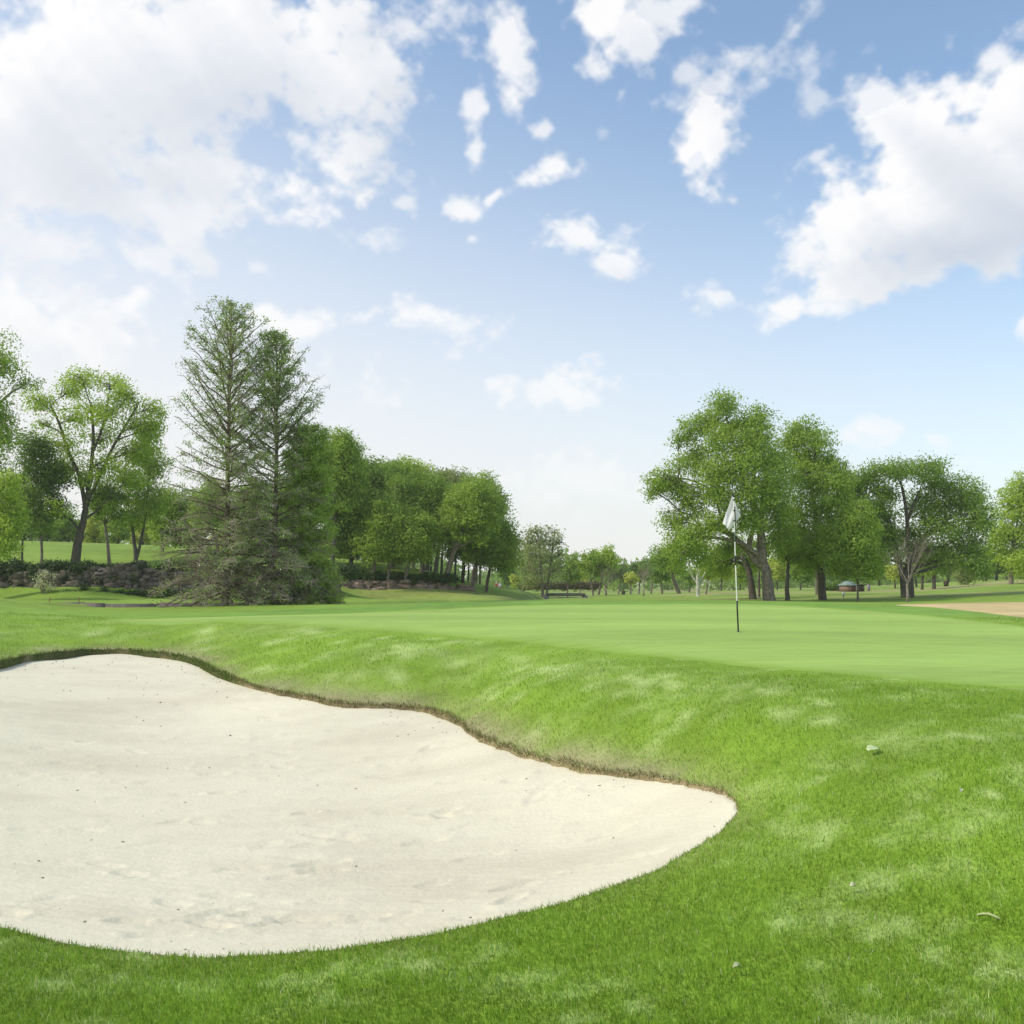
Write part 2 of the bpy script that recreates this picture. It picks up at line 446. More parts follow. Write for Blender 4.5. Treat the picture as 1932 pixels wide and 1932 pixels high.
ctrl += [U(1000,66,-.1), U(1000,95,.0), U(950,110,-.05), U(1035,100,-.55), U(1000,140,-.5), U(1100,90,-.6), U(1200,90,-.35), U(1150,150,-.9), U(1000,190,-1.0), U(1200,190,-1.2), U(1300,130,-.4), U(1300,90,-.2)]
ctrl += [U(1450,68,-.32), U(1700,68,-.30), U(1932,68,-.05), U(1560,80,-.1), U(1700,82,.03), U(1600,108,-.05), U(1780,100,.25), U(1850,95,.55), U(1932,108,1.1), U(2150,108,1.6), U(1400,110,.1), U(1932,150,1.6), U(1600,160,.2)]
ctrl += [U(px,320,z) for px, z in ((-800,8),(0,7),(500,3),(800,-.8),(1100,-1.6),(1500,-.6),(1932,1.5),(2600,2))]
ctrl += [U(px,1600,z) for px, z in ((-1500,8),(0,4),(966,-3),(1932,0),(3300,4))]
ctrl = np.array(ctrl)

def warp(xy):
    Y = np.maximum(xy[:, 1], .9)
    return np.column_stack([np.clip(xy[:, 0] / Y, -2.5, 2.5) * 2.2, np.log(Y) * 1.35])
cw = warp(ctrl[:, :2])
def tps(d2): return .5 * d2 * np.log(d2 + 1e-12)
def fit(cw, z, lam=2e-4):
    n = len(cw)
    K = tps(((cw[:, None] - cw[None]) ** 2).sum(-1)) + lam * np.eye(n)
    P = np.column_stack([np.ones(n), cw])
    A = np.block([[K, P], [P.T, np.zeros((3, 3))]])
    return np.linalg.solve(A, np.concatenate([z, np.zeros(3)]))
_w = fit(cw, ctrl[:, 2])
def ev(q, cw, w):
    out = np.empty(len(q))
    for s in range(0, len(q), 20000):
        b = q[s:s + 20000]
        out[s:s + 20000] = tps(((b[:, None] - cw[None]) ** 2).sum(-1)) @ w[:-3] + w[-3] + b @ w[-2:]
    return out
CREEK = np.array([(-45, 41), U(-50, 42.5, 0)[:2], U(150, 43.5, 0)[:2], U(400, 44.5, 0)[:2], U(650, 47, 0)[:2], U(850, 51, 0)[:2], U(960, 60, 0)[:2], U(1040, 78, 0)[:2], U(1068, 105, 0)[:2], U(1075, 150, 0)[:2]])
def dist_poly(xy, P, closed=False):
    P = np.asarray(P)[:, :2]; Q = np.vstack([P, P[:1]]) if closed else P
    d = np.full(len(xy), 1e9)
    for a, b in zip(Q[:-1], Q[1:]):
        ab = b - a; t = np.clip(((xy - a) @ ab) / (ab @ ab + 1e-12), 0, 1)
        d = np.minimum(d, np.linalg.norm(xy - a - t[:, None] * ab, axis=1))
    return d
def inside(xy, P):
    P = np.asarray(P)[:, :2]; x, y = xy[:, 0], xy[:, 1]; r = np.zeros(len(xy), bool)
    j = len(P) - 1
    for i in range(len(P)):
        xi, yi, xj, yj = *P[i], *P[j]
        c = ((yi > y) != (yj > y)) & (x < (xj - xi) * (y - yi) / (yj - yi + 1e-15) + xi)
        r ^= c; j = i
    return r
def height(xy):
    xy = np.atleast_2d(np.asarray(xy, float))
    z = ev(warp(xy), cw, _w)
    d = dist_poly(xy, CREEK)
    z = z - 1.15 * np.exp(-(d / 1.9) ** 4)
    # gentle lumps of a mown bank
    Y = xy[:, 1]
    z = z + (fbm(xy * .9, 3, 5) - .5) * .05 * sstep(2, 5, Y) * (1 - sstep(12, 22, Y)) * np.clip(dist_poly(xy, LIP, True) / .8, 0, 1) * np.where(inside(xy, GREEN), 0, np.clip(dist_poly(xy, GREEN, True) / .8, 0, 1))
    return z
def hz(x, y): return float(height([(x, y)])[0])

def dens(step): return lambda a, b: np.linalg.norm((b - a)[:2]) / (step * max(4, .5 * (a[1] + b[1])))
LIPs = np.array([G(*p) for p in spline(near_lip + far_lip + off_lip, lambda a, b: np.linalg.norm((b - a)[:2]) / 9)])
jit = (fbm(LIPs[:, :2] * 4, 4, 9, .6) - .5) * .17 + (vnoise(LIPs[:, :2] * 22, 4) - .5) * .03; jit = jit * np.clip(LIPs[:, 1] / 12, .25, 1)
cen = LIPs[:, :2].mean(0)
dirv = LIPs[:, :2] - cen; dirv /= np.linalg.norm(dirv, axis=1, keepdims=True)
LIPs[:, :2] += dirv * jit[:, None]
GREENs = spline(GREEN, dens(.015)); GREENs[:, :2] += (np.column_stack([fbm(GREENs[:, :2] * 2.0, 3, 23), fbm(GREENs[:, :2] * 2.0, 3, 24)]) - .5) * .16
TANs = spline(TAN, dens(.02))

# perspective-spaced grid of ground points
rows = [1.0]
while rows[-1] < 560: rows.append(rows[-1] * (1.022 if rows[-1] < 28 else 1.03 if rows[-1] < 130 else 1.10))
pts = []
for i, Y in enumerate(rows):
    st = .0165 if Y < 28 else .022 if Y < 130 else .05
    us = np.arange(-1.15, 1.15, st) + (st / 2 if i % 2 else 0)
    pts.append(np.column_stack([us * Y, np.full(len(us), Y)]))
pts = np.vstack(pts)
pts = pts + rng.normal(0, .0012, pts.shape) * pts[:, 1:2]
pts = np.vstack([pts, [(x, y) for y in (-60, -20, -6, -2, 0.2) for x in (-60, -20, -8, -3, -1, 0, 1, 3, 8, 20, 60)], [(-690, 640), (690, 640), (0, 640), (-690, -60), (690, -60), (-300, 40), (300, 40), (-690, 300), (690, 300)]])
keep = np.ones(len(pts), bool)
for P, st in ((LIPs, .005), (GREENs, .009), (TANs, .009)):
    keep &= dist_poly(pts, P, True) > st * np.maximum(pts[:, 1], 3)
pts = pts[keep & ~inside(pts, LIPs)]
vv = [Vector(p) for p in pts]; ee = []
for P in (LIPs, GREENs, TANs):
    o = len(vv); vv += [Vector(p[:2]) for p in P]
    ee += [(o + i, o + (i + 1) % len(P)) for i in range(len(P))]
res = delaunay_2d_cdt(vv, ee, [], 0, 1e-6)
tv = np.array([(v.x, v.y) for v in res[0]]); tf = np.array([f for f in res[2] if len(f) == 3])
c = tv[tf].mean(1)
tf = tf[~inside(c, LIPs)]; c = tv[tf].mean(1)
a_, b_, c_ = tv[tf[:, 0]], tv[tf[:, 1]], tv[tf[:, 2]]
ar = (b_[:, 0] - a_[:, 0]) * (c_[:, 1] - a_[:, 1]) - (b_[:, 1] - a_[:, 1]) * (c_[:, 0] - a_[:, 0])
tf[ar < 0] = tf[ar < 0][:, ::-1]
tz = height(tv)
in_green = inside(c, GREENs); in_tan = inside(c, TANs) & ~in_green

C_ROUGH = np.array((.206, .332, .032)); C_DRY = np.array((.45, .57, .20)); C_TAN = np.array((.56, .44, .215))
C_GREEN = np.array((.315, .455, .10)); C_FRINGE = np.array((.19, .335, .055)); C_LAWN = np.array((.21, .32, .045))
C_BROWN = np.array((.33, .29, .17))

SCUFF = [(1390,1306,90,16,.8),(1240,1285,120,14,.6),(1080,1262,110,14,.7),(880,1240,120,14,.6),(760,1228,80,12,.5),(500,1190,180,12,.5),(1760,1392,110,18,1.),(1690,1405,60,12,.7),(1290,1340,60,14,.5),(1180,1300,70,12,.5),(1560,1360,40,10,.5),(620,1300,140,16,.5),(720,1280,90,14,.5),(150,1195,240,10,.4),(1200,1455,60,14,.6),(1100,1432,70,14,.5),(1800,1640,70,18,.5),(1540,1735,90,22,.6),(1700,1760,90,22,.6),(1900,1830,70,30,.7),(150,1850,110,22,.5),(400,1860,60,20,.3),(1500,1560,90,20,.4),(1230,1600,50,14,.4),(1060,1860,120,24,.4),(1780,1550,90,24,.4)]
def dryness(xyz):
    """0 fresh .. 1 scuffed or dormant turf, by place on the ground"""
    xy = xyz[:, :2]
    ang = xy @ np.array([[.94, .34], [-.34, .94]]).T
    n = fbm(ang * np.array([1.3, 3.6]), 4, 21, .65)
    n2 = fbm(xy * 8.5, 3, 31, .6)
    d = .70 * sstep(.50, .74, n * .62 + n2 * .38)
    Y = np.maximum(xyz[:, 1], .5)
    px = 966 + xyz[:, 0] / Y * S; py = HOR + (CZ - xyz[:, 2]) / Y * S
    for (sx, sy, rx, ry, w) in SCUFF:
        gx, gy, _ = G(sx, sy, -.25) if sy < 1500 else G(sx, sy, -.5)
        e = ((px - sx) / rx) ** 2 + ((py - sy) / ry) ** 2
        d = np.maximum(d, 1.25 * w * np.exp(-e) * (.3 + 1.4 * sstep(.35, .7, n2)))
    lip = dist_poly(xy, LIP, True)
    edge = np.exp(-(lip / (.09 + .016 * Y)) ** 2) * (.35 + .6 * sstep(.35, .65, fbm(xy * 1.3, 3, 41)))
    n3 = fbm(ang * np.array([9, 22]), 3, 37, .6)
    d = d * (.25 + 1.5 * sstep(.38, .66, n3))
    near_edge = dist_poly(xy, np.array([G(*p) for p in near_lip])) < lip + .05
    edge = edge * np.where(near_edge, .22, 1.0)
    return np.clip(d, 0, 1), np.clip(edge, 0, 1)

def turf_color(xyz):
    xy = xyz[:, :2]; X, Y = xyz[:, 0], xyz[:, 1]
    d, e = dryness(xyz)
    near = (1 - sstep(20, 30, Y))[:, None]
    far = C_LAWN * (1 + .35 * (fbm(xy * .12, 4, 51)[:, None] - .5))
    dg = dist_poly(xy, GREENs[::3], True)
    fr = np.exp(-(dg / 5.0) ** 4)[:, None] * (1 - near)
    far = far * (1 - fr) + C_FRINGE * fr
    px = 966 + X / np.maximum(Y, 1) * S
    # dormant, tan stretches of fairway far off
    dorm = sstep(.5, .68, fbm(np.column_stack([xy[:, 0] * .05, xy[:, 1] * .12]), 3, 61)) * sstep(62, 90, Y) * .75
    dorm = np.maximum(dorm, .85 * np.exp(-((px - 1900) / 130) ** 2 - ((Y - 106) / 11) ** 2))
    dorm = np.where(px < 640, dorm * .3, dorm)[:, None]
    far = far * (1 - dorm) + np.array((.36, .31, .15)) * dorm
    nearc = C_ROUGH * (1 - .85 * d[:, None]) + C_DRY * .85 * d[:, None]
    nearc = nearc * (1 - .9 * e[:, None]) + C_BROWN * .9 * e[:, None]
    col = nearc * near + far * (1 - near)
    cd = dist_poly(xy, CREEK)
    bank = np.exp(-(cd / 2.6) ** 4)[:, None]
    return col * (1 - .8 * bank) + np.array((.13, .11, .07)) * .8 * bank

tV = np.column_stack([tv, tz])
tcol = turf_color(tV)
M_turf = turf_mat('rough_turf', 45, .6)
M_green = turf_mat('putting_turf', 26, .3, 3.5, .17, .2)
M_tan = turf_mat('dormant_turf', 12, .9, 2.0, .30)
def sub_mesh(name, mask, m, col):
    f = tf[mask]; u, inv = np.unique(f, return_inverse=True)
    return build(name, tV[u], inv.reshape(f.shape), m, None, {'turf': ('POINT', col[u])}, True)
tag(sub_mesh('ground', ~(in_green | in_tan), M_turf, tcol), kind='structure')
gcol = np.tile(C_GREEN, (len(tV), 1)) * (1 + .26 * (fbm(tV[:, :2] * np.array([.10, .45]), 3, 71)[:, None] - .5) + .035 * np.sin(tV[:, 1:2] * 1.1 + tV[:, 0:1] * .12 + 1.5 * fbm(tV[:, :2] * .1, 2, 77)[:, None]))
backb = sstep(24, 40, tV[:, 1] + .12 * tV[:, 0])[:, None]
dge = dist_poly(tV[:, :2], GREENs[::2], True)[:, None]
mix_ = sstep(.0, .5, dge)
gcol = (C_ROUGH * np.array((1.15, 1.12, 1.5))) * (1 - mix_) + gcol * mix_
tag(sub_mesh('putting_green', in_green, M_green, gcol), kind='structure')
tcol2 = np.tile(C_TAN, (len(tV), 1)) * (1 + .5 * (fbm(tV[:, :2] * .6, 4, 81)[:, None] - .5))
tag(sub_mesh('dormant_turf', in_tan, M_tan, tcol2), kind='structure')
# water lying in the creek bed
CW = spline(np.column_stack([CREEK, np.zeros(len(CREEK))]), lambda a, b: 6, False)
tg = np.gradient(CW[:, :2], axis=0); tg /= np.linalg.norm(tg, axis=1, keepdims=True); nr = np.column_stack([-tg[:, 1], tg[:, 0]])
wl = np.array([hz(*p[:2]) for p in CW]) + .16
wl = np.minimum.accumulate(np.minimum(wl, np.median(wl) + 2))
wv = np.vstack([np.column_stack([CW[:, :2] - nr * .95, wl]), np.column_stack([CW[:, :2] + nr * .95, wl])]); k_ = len(CW); ii = np.arange(k_ - 1)
tag(build('creek_water', wv, np.column_stack([ii, ii + 1, ii + k_ + 1, ii + k_]), plain('creek_water', (.05, .055, .04), .08, spec=.5)), kind='structure')

# ------------------------------------------------------------------ the sand bunker
def lip_drop(P):
    n = len(near_lip)
    i = np.arange(len(LIP)); base = np.where(i < n, .012, np.where(i < n + len(far_lip), .055, .035)).astype(float)
    base[n - 1] = .015; base[n] = .025; base[n+1] = .04; base[n + len(far_lip) - 6:n + len(far_lip)] = .125
    L_ = np.array(LIP)[:, :2]
    d = ((P[:, None] - L_[None]) ** 2).sum(-1) + .02
    w = 1 / d ** 2
    return (w * base).sum(1) / w.sum(1)
lz = height(LIPs[:, :2]); ld = lip_drop(LIPs[:, :2]) * (.25 + 1.5 * fbm(LIPs[:, :2] * 2.4, 4, 19, .6))
sc_pts = np.vstack([np.column_stack([LIPs[::6, :2], (lz - ld)[::6]]), [G(300,1600,-.93), G(600,1550,-.95), G(900,1560,-.90), G(300,1450,-.98), G(500,1420,-.96), G(200,1340,-.86), G(1150,1560,-.78), G(700,1680,-.88), G(0,1500,-.93), G(-150,1480,-.85), G(1300,1540,-.62), G(400,1350,-.9), G(800,1450,-.9)]])
sw = sc_pts[:, :2] * .35
_sw = fit(sw, sc_pts[:, 2], 1e-4)
Yr = [3.9]
while Yr[-1] < 22.2: Yr.append(Yr[-1] * 1.0052)
ur = np.arange(-.70, .27, .0034)
gx = (np.array(Yr)[:, None] * ur[None]); gy = np.repeat(np.array(Yr)[:, None], len(ur), 1)
sxy = np.column_stack([gx.ravel(), gy.ravel()])
sz = ev(sxy * .35, sw, _sw)
ins = inside(sxy, LIPs); dl = np.full(len(sxy), 9.); cand = np.ones(len(sxy), bool)
dl = dist_poly(sxy, LIPs[::2], True)
sz = np.where(ins, sz, np.minimum(sz, height(sxy) - .04) - np.clip(dl, 0, .3) * .1)
amp = np.clip(dl / .25, 0, 1) * ins
sz += amp * ((fbm(sxy * np.array([1.4, 2.4]), 4, 3, .55) - .5) * .022 + (fbm(sxy * 7, 4, 13, .6) - .5) * .012)
# rake marks, faint, sweeping round the bunker
ph = sxy[:, 1] * 52 + sxy[:, 0] * 14 + 9 * fbm(sxy * .5, 2, 15)
sz += amp * np.sin(ph) * .0015 * sstep(.45, .6, fbm(sxy * .8, 2, 16))
steps = [(1150,1475+100,20),(985,1668,30),(930,1735,10),(880,1560,35),(800,1590,20),(650,1585,-10),(560,1620,0),(730,1530,15),(540,1655,25),(600,1700,10),(495,1705,20),(680,1760-30,5),(1010,1590,15),(1120,1548,8),(850,1540,10),(900,1620,25),(960,1700,60),(1010,1655,10),(420,1690,5),(300,1765,15),(240,1740,10),(400,1460,15),(300,1390,10),(120,1440,20),(230,1370,10),(500,1390,15),(620,1402,20),(470,1340,-30),(505,1352,-30),(525,1360,-20),(450,1330,-15),(390,1300,10),(215,1262,10),(300,1280,15),(255,1275,0),(160,1400,5),(350,1500,10),(720,1465,10),(1050,1500,15),(620,1455,10),(150,1470,12),(60,1460,12)]
srng = np.random.default_rng(5)
for _ in range(70):
    steps.append((srng.uniform(0, 1200), 1290 + 460 * srng.random() ** .8, srng.uniform(-40, 60)))
for (px, py, a) in steps:
    zz = -.9
    for _ in range(5):
        x, y, _z = G(px, py, zz); zz = ev(np.array([[x, y]]) * .35, sw, _sw)[0]
    m_ = (np.abs(sxy[:, 0] - x) < .5) & (np.abs(sxy[:, 1] - y) < .5)
    q = sxy[m_] - (x, y); ca, sa = math.cos(R(a)), math.sin(R(a))
    lx = (q[:, 0] * ca + q[:, 1] * sa) / srng.uniform(.10, .17); ly = (-q[:, 0] * sa + q[:, 1] * ca) / srng.uniform(.04, .07)
    r = np.sqrt(lx ** 2 + ly ** 2) * (1 + .35 * (vnoise(q * 25, 3) - .5))
    dep = srng.uniform(.008, .022)
    sz[m_] += amp[m_] * (-dep * np.exp(-r ** 4) + dep * .45 * np.exp(-((r - 1.35) / .35) ** 2))
# crumbs and clods of sand kicked up near the far edge
clods = [(430,1335),(505,1352),(470,1345),(560,1360),(620,1362),(400,1310),(215,1265),(340,1285),(680,1375),(790,1415),(830,1430),(370,1440),(600,1505),(300,1530),(1010,1450)] + [(srng.uniform(60, 900), srng.uniform(1280, 1480)) for _ in range(60)]
for px, py in clods:
    zz = -.9
    for _ in range(4):
        x, y, _z = G(px, py, zz); zz = ev(np.array([[x, y]]) * .35, sw, _sw)[0]
    s_ = srng.uniform(.02, .05)
    m_ = (np.abs(sxy[:, 0] - x) < .25) & (np.abs(sxy[:, 1] - y) < .25)
    q = (sxy[m_] - (x, y)) / s_
    sz[m_] += amp[m_] * srng.uniform(.008, .02) * np.exp(-(q ** 2).sum(1)) 
ny, nx = len(Yr), len(ur)
I = (np.arange(ny - 1)[:, None] * nx + np.arange(nx - 1)[None]).ravel()
Fs = np.column_stack([I, I + 1, I + nx + 1, I + nx])
ok = ins | (dl < .14)
Fs = Fs[ok[Fs].all(1)]
u, inv = np.unique(Fs, return_inverse=True)
def sand_mat():
    m, nt, p = mat('bunker_sand'); N, L = nt.nodes, nt.links
    tc = N.new('ShaderNodeTexCoord')
    n1 = N.new('ShaderNodeTexNoise'); n1.inputs['Scale'].default_value = .7; n1.inputs['Detail'].default_value = 7; n1.inputs['Roughness'].default_value = .62
    mp = N.new('ShaderNodeMapping'); mp.inputs['Scale'].default_value = (.7, 1.3, 1); L.new(tc.outputs['Object'], mp.inputs[0]); L.new(mp.outputs[0], n1.inputs['Vector'])
    n2 = N.new('ShaderNodeTexNoise'); n2.inputs['Scale'].default_value = 160; n2.inputs['Detail'].default_value = 3; L.new(tc.outputs['Object'], n2.inputs['Vector'])
    cr = N.new('ShaderNodeValToRGB'); e = cr.color_ramp.elements
    e[0].position = .30; e[0].color = (.62, .575, .43, 1); e[1].position = .56; e[1].color = (.72, .68, .515, 1)
    L.new(n1.outputs['Fac'], cr.inputs[0])
    mr = N.new('ShaderNodeMapRange'); mr.inputs['From Min'].default_value = .3; mr.inputs['From Max'].default_value = .7; mr.inputs['To Min'].default_value = .93; mr.inputs['To Max'].default_value = 1.06
    L.new(n2.outputs['Fac'], mr.inputs['Value'])
    sc_ = N.new('ShaderNodeVectorMath'); sc_.operation = 'SCALE'; L.new(cr.outputs[0], sc_.inputs[0]); L.new(mr.outputs['Result'], sc_.inputs['Scale'])
    L.new(sc_.outputs[0], p.inputs['Base Color'])
    p.inputs['Roughness'].default_value = .95; p.inputs['Specular IOR Level'].default_value = .1
    b = N.new('ShaderNodeBump'); b.inputs['Strength'].default_value = .35; b.inputs['Distance'].default_value = .006
    L.new(n2.outputs['Fac'], b.inputs['Height'])
    n3 = N.new('ShaderNodeTexNoise'); n3.inputs['Scale'].default_value = 28; n3.inputs['Detail'].default_value = 5; L.new(tc.outputs['Object'], n3.inputs['Vector'])
    b2 = N.new('ShaderNodeBump'); b2.inputs['Strength'].default_value = .35; b2.inputs['Distance'].default_value = .02
    L.new(n3.outputs['Fac'], b2.inputs['Height']); L.new(b.outputs['Normal'], b2.inputs['Normal']); L.new(b2.outputs['Normal'], p.inputs['Normal'])
    return m
tag(build('sand_bunker', np.column_stack([sxy, sz])[u], inv.reshape(Fs.shape), sand_mat(), None, None, True), kind='structure')
# pebbles and dark crumbs scattered on the sand
def pebbles():
    g = np.random.default_rng(12); ac_V, ac_F = [], []; n0 = 0
    base = np.array([(1,0,0),(-1,0,0),(0,1,0),(0,-1,0),(0,0,1),(0,0,-1)], float)
    fc = np.array([(0,2,4),(2,1,4),(1,3,4),(3,0,4),(2,0,5),(1,2,5),(3,1,5),(0,3,5)])
    k = np.where(ins & (dl > .05))[0]
    w = (np.exp(-dl[k] / .6) + .10) * (sxy[k, 1] / 12) ** 2.2; w /= w.sum()
    for q in g.choice(k, 230, p=w):
        r = g.uniform(.002, .007) * (1 + sxy[q, 1] / 14)
        ac_V.append(np.array([sxy[q, 0], sxy[q, 1], sz[q] + r * .3]) + (base + g.normal(0, .2, (6, 3))) * r * np.array([1.2, 1, .7])); ac_F.append(fc + n0); n0 += 6
    return build('pebbles', np.vstack(ac_V), np.vstack(ac_F), plain('pebble', (.36, .33, .26), .9, .5, 9))
tag(pebbles(), 'small dark pebbles and crumbs lying on the bunker sand', kind='stuff')
# cut turf edge of the bunker: a rough soil face from the lip down under the sand
n_ = len(LIPs); rows_ = []
inward = -dirv
for k in range(5):
    t = k / 4
    off = (.012 * math.sin(t * 3.1) + (fbm(np.column_stack([LIPs[:, :2] * 14, np.full(n_, k * 3.)]), 3, 8) - .5) * .035 * (t > 0))[:, None]
    rows_.append(np.column_stack([LIPs[:, :2] + inward * off, lz - t * (ld + .07)]))
ev_ = np.vstack(rows_); j = np.arange(n_); j2 = (j + 1) % n_
ef = np.vstack([np.column_stack([k * n_ + j, k * n_ + j2, (k + 1) * n_ + j2, (k + 1) * n_ + j]) for k in range(4)])
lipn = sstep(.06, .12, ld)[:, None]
lc_ = np.array((.30, .25, .14)) * (1 - lipn) + np.array((.11, .125, .045)) * lipn  # tan thatch; deep lip is grass green, darkened for the shade under its overhang
tag(build('bunker_edge_ground', ev_, ef, turf_mat('thatch_lip_shade', 55, .9, 1, .55), None, {'turf': ('POINT', np.tile(lc_, (5, 1)))}, True), kind='structure')

# ------------------------------------------------------------------ grass blades of the rough
def blades(name, n_try, ylo, yhi, power, keep, length, width, seed, ulim=1.02):
    g = np.random.default_rng(seed)
    ly = g.uniform(math.log(ylo), math.log(yhi), n_try); uu = g.uniform(-ulim, ulim, n_try)
    Y = np.exp(ly); ok = g.random(n_try) < (Y / yhi) ** power if power > 0 else g.random(n_try) < (Y / ylo) ** power
    xy = np.column_stack([uu * Y, Y])[ok]
    xy = xy[keep(xy)]
    z = height(xy); P = np.column_stack([xy, z]); n = len(P)
    d, e = dryness(P)
    far = np.maximum(1, xy[:, 1] / 6.5)
    dgr = dist_poly(xy, GREENs[::3], True)
    tuft = .55 * fbm(xy * 6, 2, 91) + .45 * vnoise(xy * 21, 95); tuft = np.clip(.5 + 1.5 * (tuft - .5), 0, 1)
    ln = length * g.uniform(.55, 1.35, n) * (.7 + .6 * tuft) * (1 - .35 * d) * far ** .35 * (.35 + .65 * sstep(.05, 1.1, dgr))
    wd = width * g.uniform(.7, 1.3, n) * far ** .85
    th = g.uniform(0, 2 * math.pi, n)
    # blades lean the way the mower and the slope laid them
    lean = g.uniform(.25, 1.25, n)
    comb = fbm(xy * .7, 2, 93) * 5
    dx = np.cos(th) * .8 + np.cos(comb) * .5; dy = np.sin(th) * .8 + np.sin(comb) * .5
    dn = np.sqrt(dx * dx + dy * dy) + 1e-6; dx /= dn; dy /= dn
    H = np.cos(lean) * ln; O = np.sin(lean) * ln
    ph = g.uniform(0, 2 * math.pi, n)
    sx, sy = np.cos(ph) * wd * .5, np.sin(ph) * wd * .5
    V = np.empty((n, 5, 3))
    V[:, 0] = P + np.column_stack([-sx, -sy, np.full(n, -.006)]); V[:, 1] = P + np.column_stack([sx, sy, np.full(n, -.006)])
    mid = P + np.column_stack([dx * O * .38, dy * O * .38, H * .62])
    V[:, 2] = mid + np.column_stack([sx * .85, sy * .85, 0 * sx]); V[:, 3] = mid - np.column_stack([sx * .85, sy * .85, 0 * sx])
    V[:, 4] = P + np.column_stack([dx * O, dy * O, H])
    b = np.arange(n)[:, None] * 5
    dryb = (g.random(n) < d * .85)[:, None]
    col = np.where(dryb, C_DRY * 1.05, C_ROUGH * 1.10 * (1 - .3 * d[:, None]) + C_DRY * .3 * d[:, None])
    pick = (g.random(n) < e * .9)[:, None]
    br = np.where(g.random(n)[:, None] < .5, np.array((.42, .37, .22)), np.array((.29, .26, .12)))
    col = np.where(pick, br, col)
    hue = g.normal(0, 1, n)[:, None]
    col = col * (1 + np.array((.16, .07, .10)) * hue) * g.uniform(.75, 1.25, n)[:, None] * (.72 + .56 * tuft[:, None])
    straw = (g.random(n) < .012 + .03 * d)[:, None]
    col = np.where(straw, np.array((.58, .60, .36)), col)
    col = np.clip(col, .005, .9)
    return build(name, V.reshape(-1, 3), [b + np.array([0, 1, 2, 3]), b + np.array([3, 2, 4])], M_blade, None, {'turf': ('POINT', np.repeat(col, 5, 0))})

def blade_mat():
    m, nt, p = mat('grass_blade'); N, L = nt.nodes, nt.links
    at = N.new('ShaderNodeAttribute'); at.attribute_name = 'turf'
    L.new(at.outputs['Color'], p.inputs['Base Color']); p.inputs['Roughness'].default_value = .6; p.inputs['Specular IOR Level'].default_value = .2
    tr = N.new('ShaderNodeBsdfTranslucent'); L.new(at.outputs['Color'], tr.inputs['Color'])
    mx = N.new('ShaderNodeMixShader'); mx.inputs[0].default_value = .35
    L.new(p.outputs[0], mx.inputs[1]); L.new(tr.outputs[0], mx.inputs[2]); L.new(mx.outputs[0], N['Material Output'].inputs[0])
    return m
M_blade = blade_mat()
def keep_rough(xy):
    ok = ~inside(xy, LIPs) & ~inside(xy, GREENs[::2])
    return ok
tag(blades('grass', 1330000, 2.55, 25.0, -.42, keep_rough, .030, .0027, 3), kind='stuff', label='short green rough grass round the bunker and up the bank')
tag(blades('grass', 560000, 1.0, 6.5, 1.0, lambda q: keep_rough(q) & ((np.abs(q[:, 0]) > 1.02 * q[:, 1]) | (q[:, 1] < 2.55)) & (np.abs(q[:, 0]) < 9), .032, .0065, 4, 2.0), kind='stuff', label='short green rough grass spreading out beside the bank')
# longer fringe hanging over the cut edge of the bunker
def edge_blades():
    g = np.random.default_rng(8)
    seg = np.linalg.norm(np.roll(LIPs[:, :2], -1, 0) - LIPs[:, :2], axis=1)
    cnt = g.poisson(seg * 1500 / np.maximum(1, LIPs[:, 1] / 9))
    idx = np.repeat(np.arange(len(LIPs)), cnt); t = g.random(len(idx))[:, None]
    P = LIPs[idx] * (1 - t) + np.roll(LIPs, -1, 0)[idx] * t
    P[:, 2] = (lz[idx] * (1 - t[:, 0]) + np.roll(lz, -1)[idx] * t[:, 0])
    dr = ld[idx]; inn = inward[idx]
    n = len(P)
    P[:, 2] -= g.random(n) ** 1.5 * dr * .9
    P[:, :2] -= inn * g.uniform(-.01, .05, n)[:, None]
    far = np.maximum(1, P[:, 1] / 7)
    nearl = (dr < .02)[:, None]
    ln = g.uniform(.03, .10, n) * np.clip(.16 + dr * 15, 0, 1.25) * far ** .2
    th = g.normal(0, .8, n); ca, sa = np.cos(th), np.sin(th)
    dx, dy = inn[:, 0] * ca - inn[:, 1] * sa, inn[:, 0] * sa + inn[:, 1] * ca
    up = g.uniform(-.7, 1.0, n) * ln * .8; out = ln * g.uniform(.2, .6, n)
    ph = g.uniform(0, 6.28, n); wd = .0034 * far ** .8
    sx, sy = np.cos(ph) * wd, np.sin(ph) * wd
    V = np.empty((n, 3, 3)); V[:, 0] = P - np.column_stack([sx, sy, 0 * sx]); V[:, 1] = P + np.column_stack([sx, sy, 0 * sx]); V[:, 2] = P + np.column_stack([dx * out, dy * out, up])
    c = np.array([(.30, .25, .13), (.20, .15, .075), (.40, .33, .19), (.15, .25, .045), (.22, .30, .07), (.13, .09, .05)])[g.choice(6, n, p=[.26, .16, .20, .20, .14, .04])]
    deep = (g.random(n) < sstep(.06, .11, dr) * .8)[:, None]
    c = np.where(nearl & (g.random(n) < .8)[:, None], np.array((.19, .31, .04)), c)
    c = np.where(deep, np.array((.12, .19, .035)), c) * g.uniform(.7, 1.25, n)[:, None]  # green blades on the deep lip, darkened to match its painted overhang shade
    return build('grass_fringe', V.reshape(-1, 3), np.arange(n * 3).reshape(n, 3), M_blade, None, {'turf': ('POINT', np.repeat(c, 3, 0))})
tag(edge_blades(), kind='stuff', label='dry grass and roots hanging over the cut bunker edge')
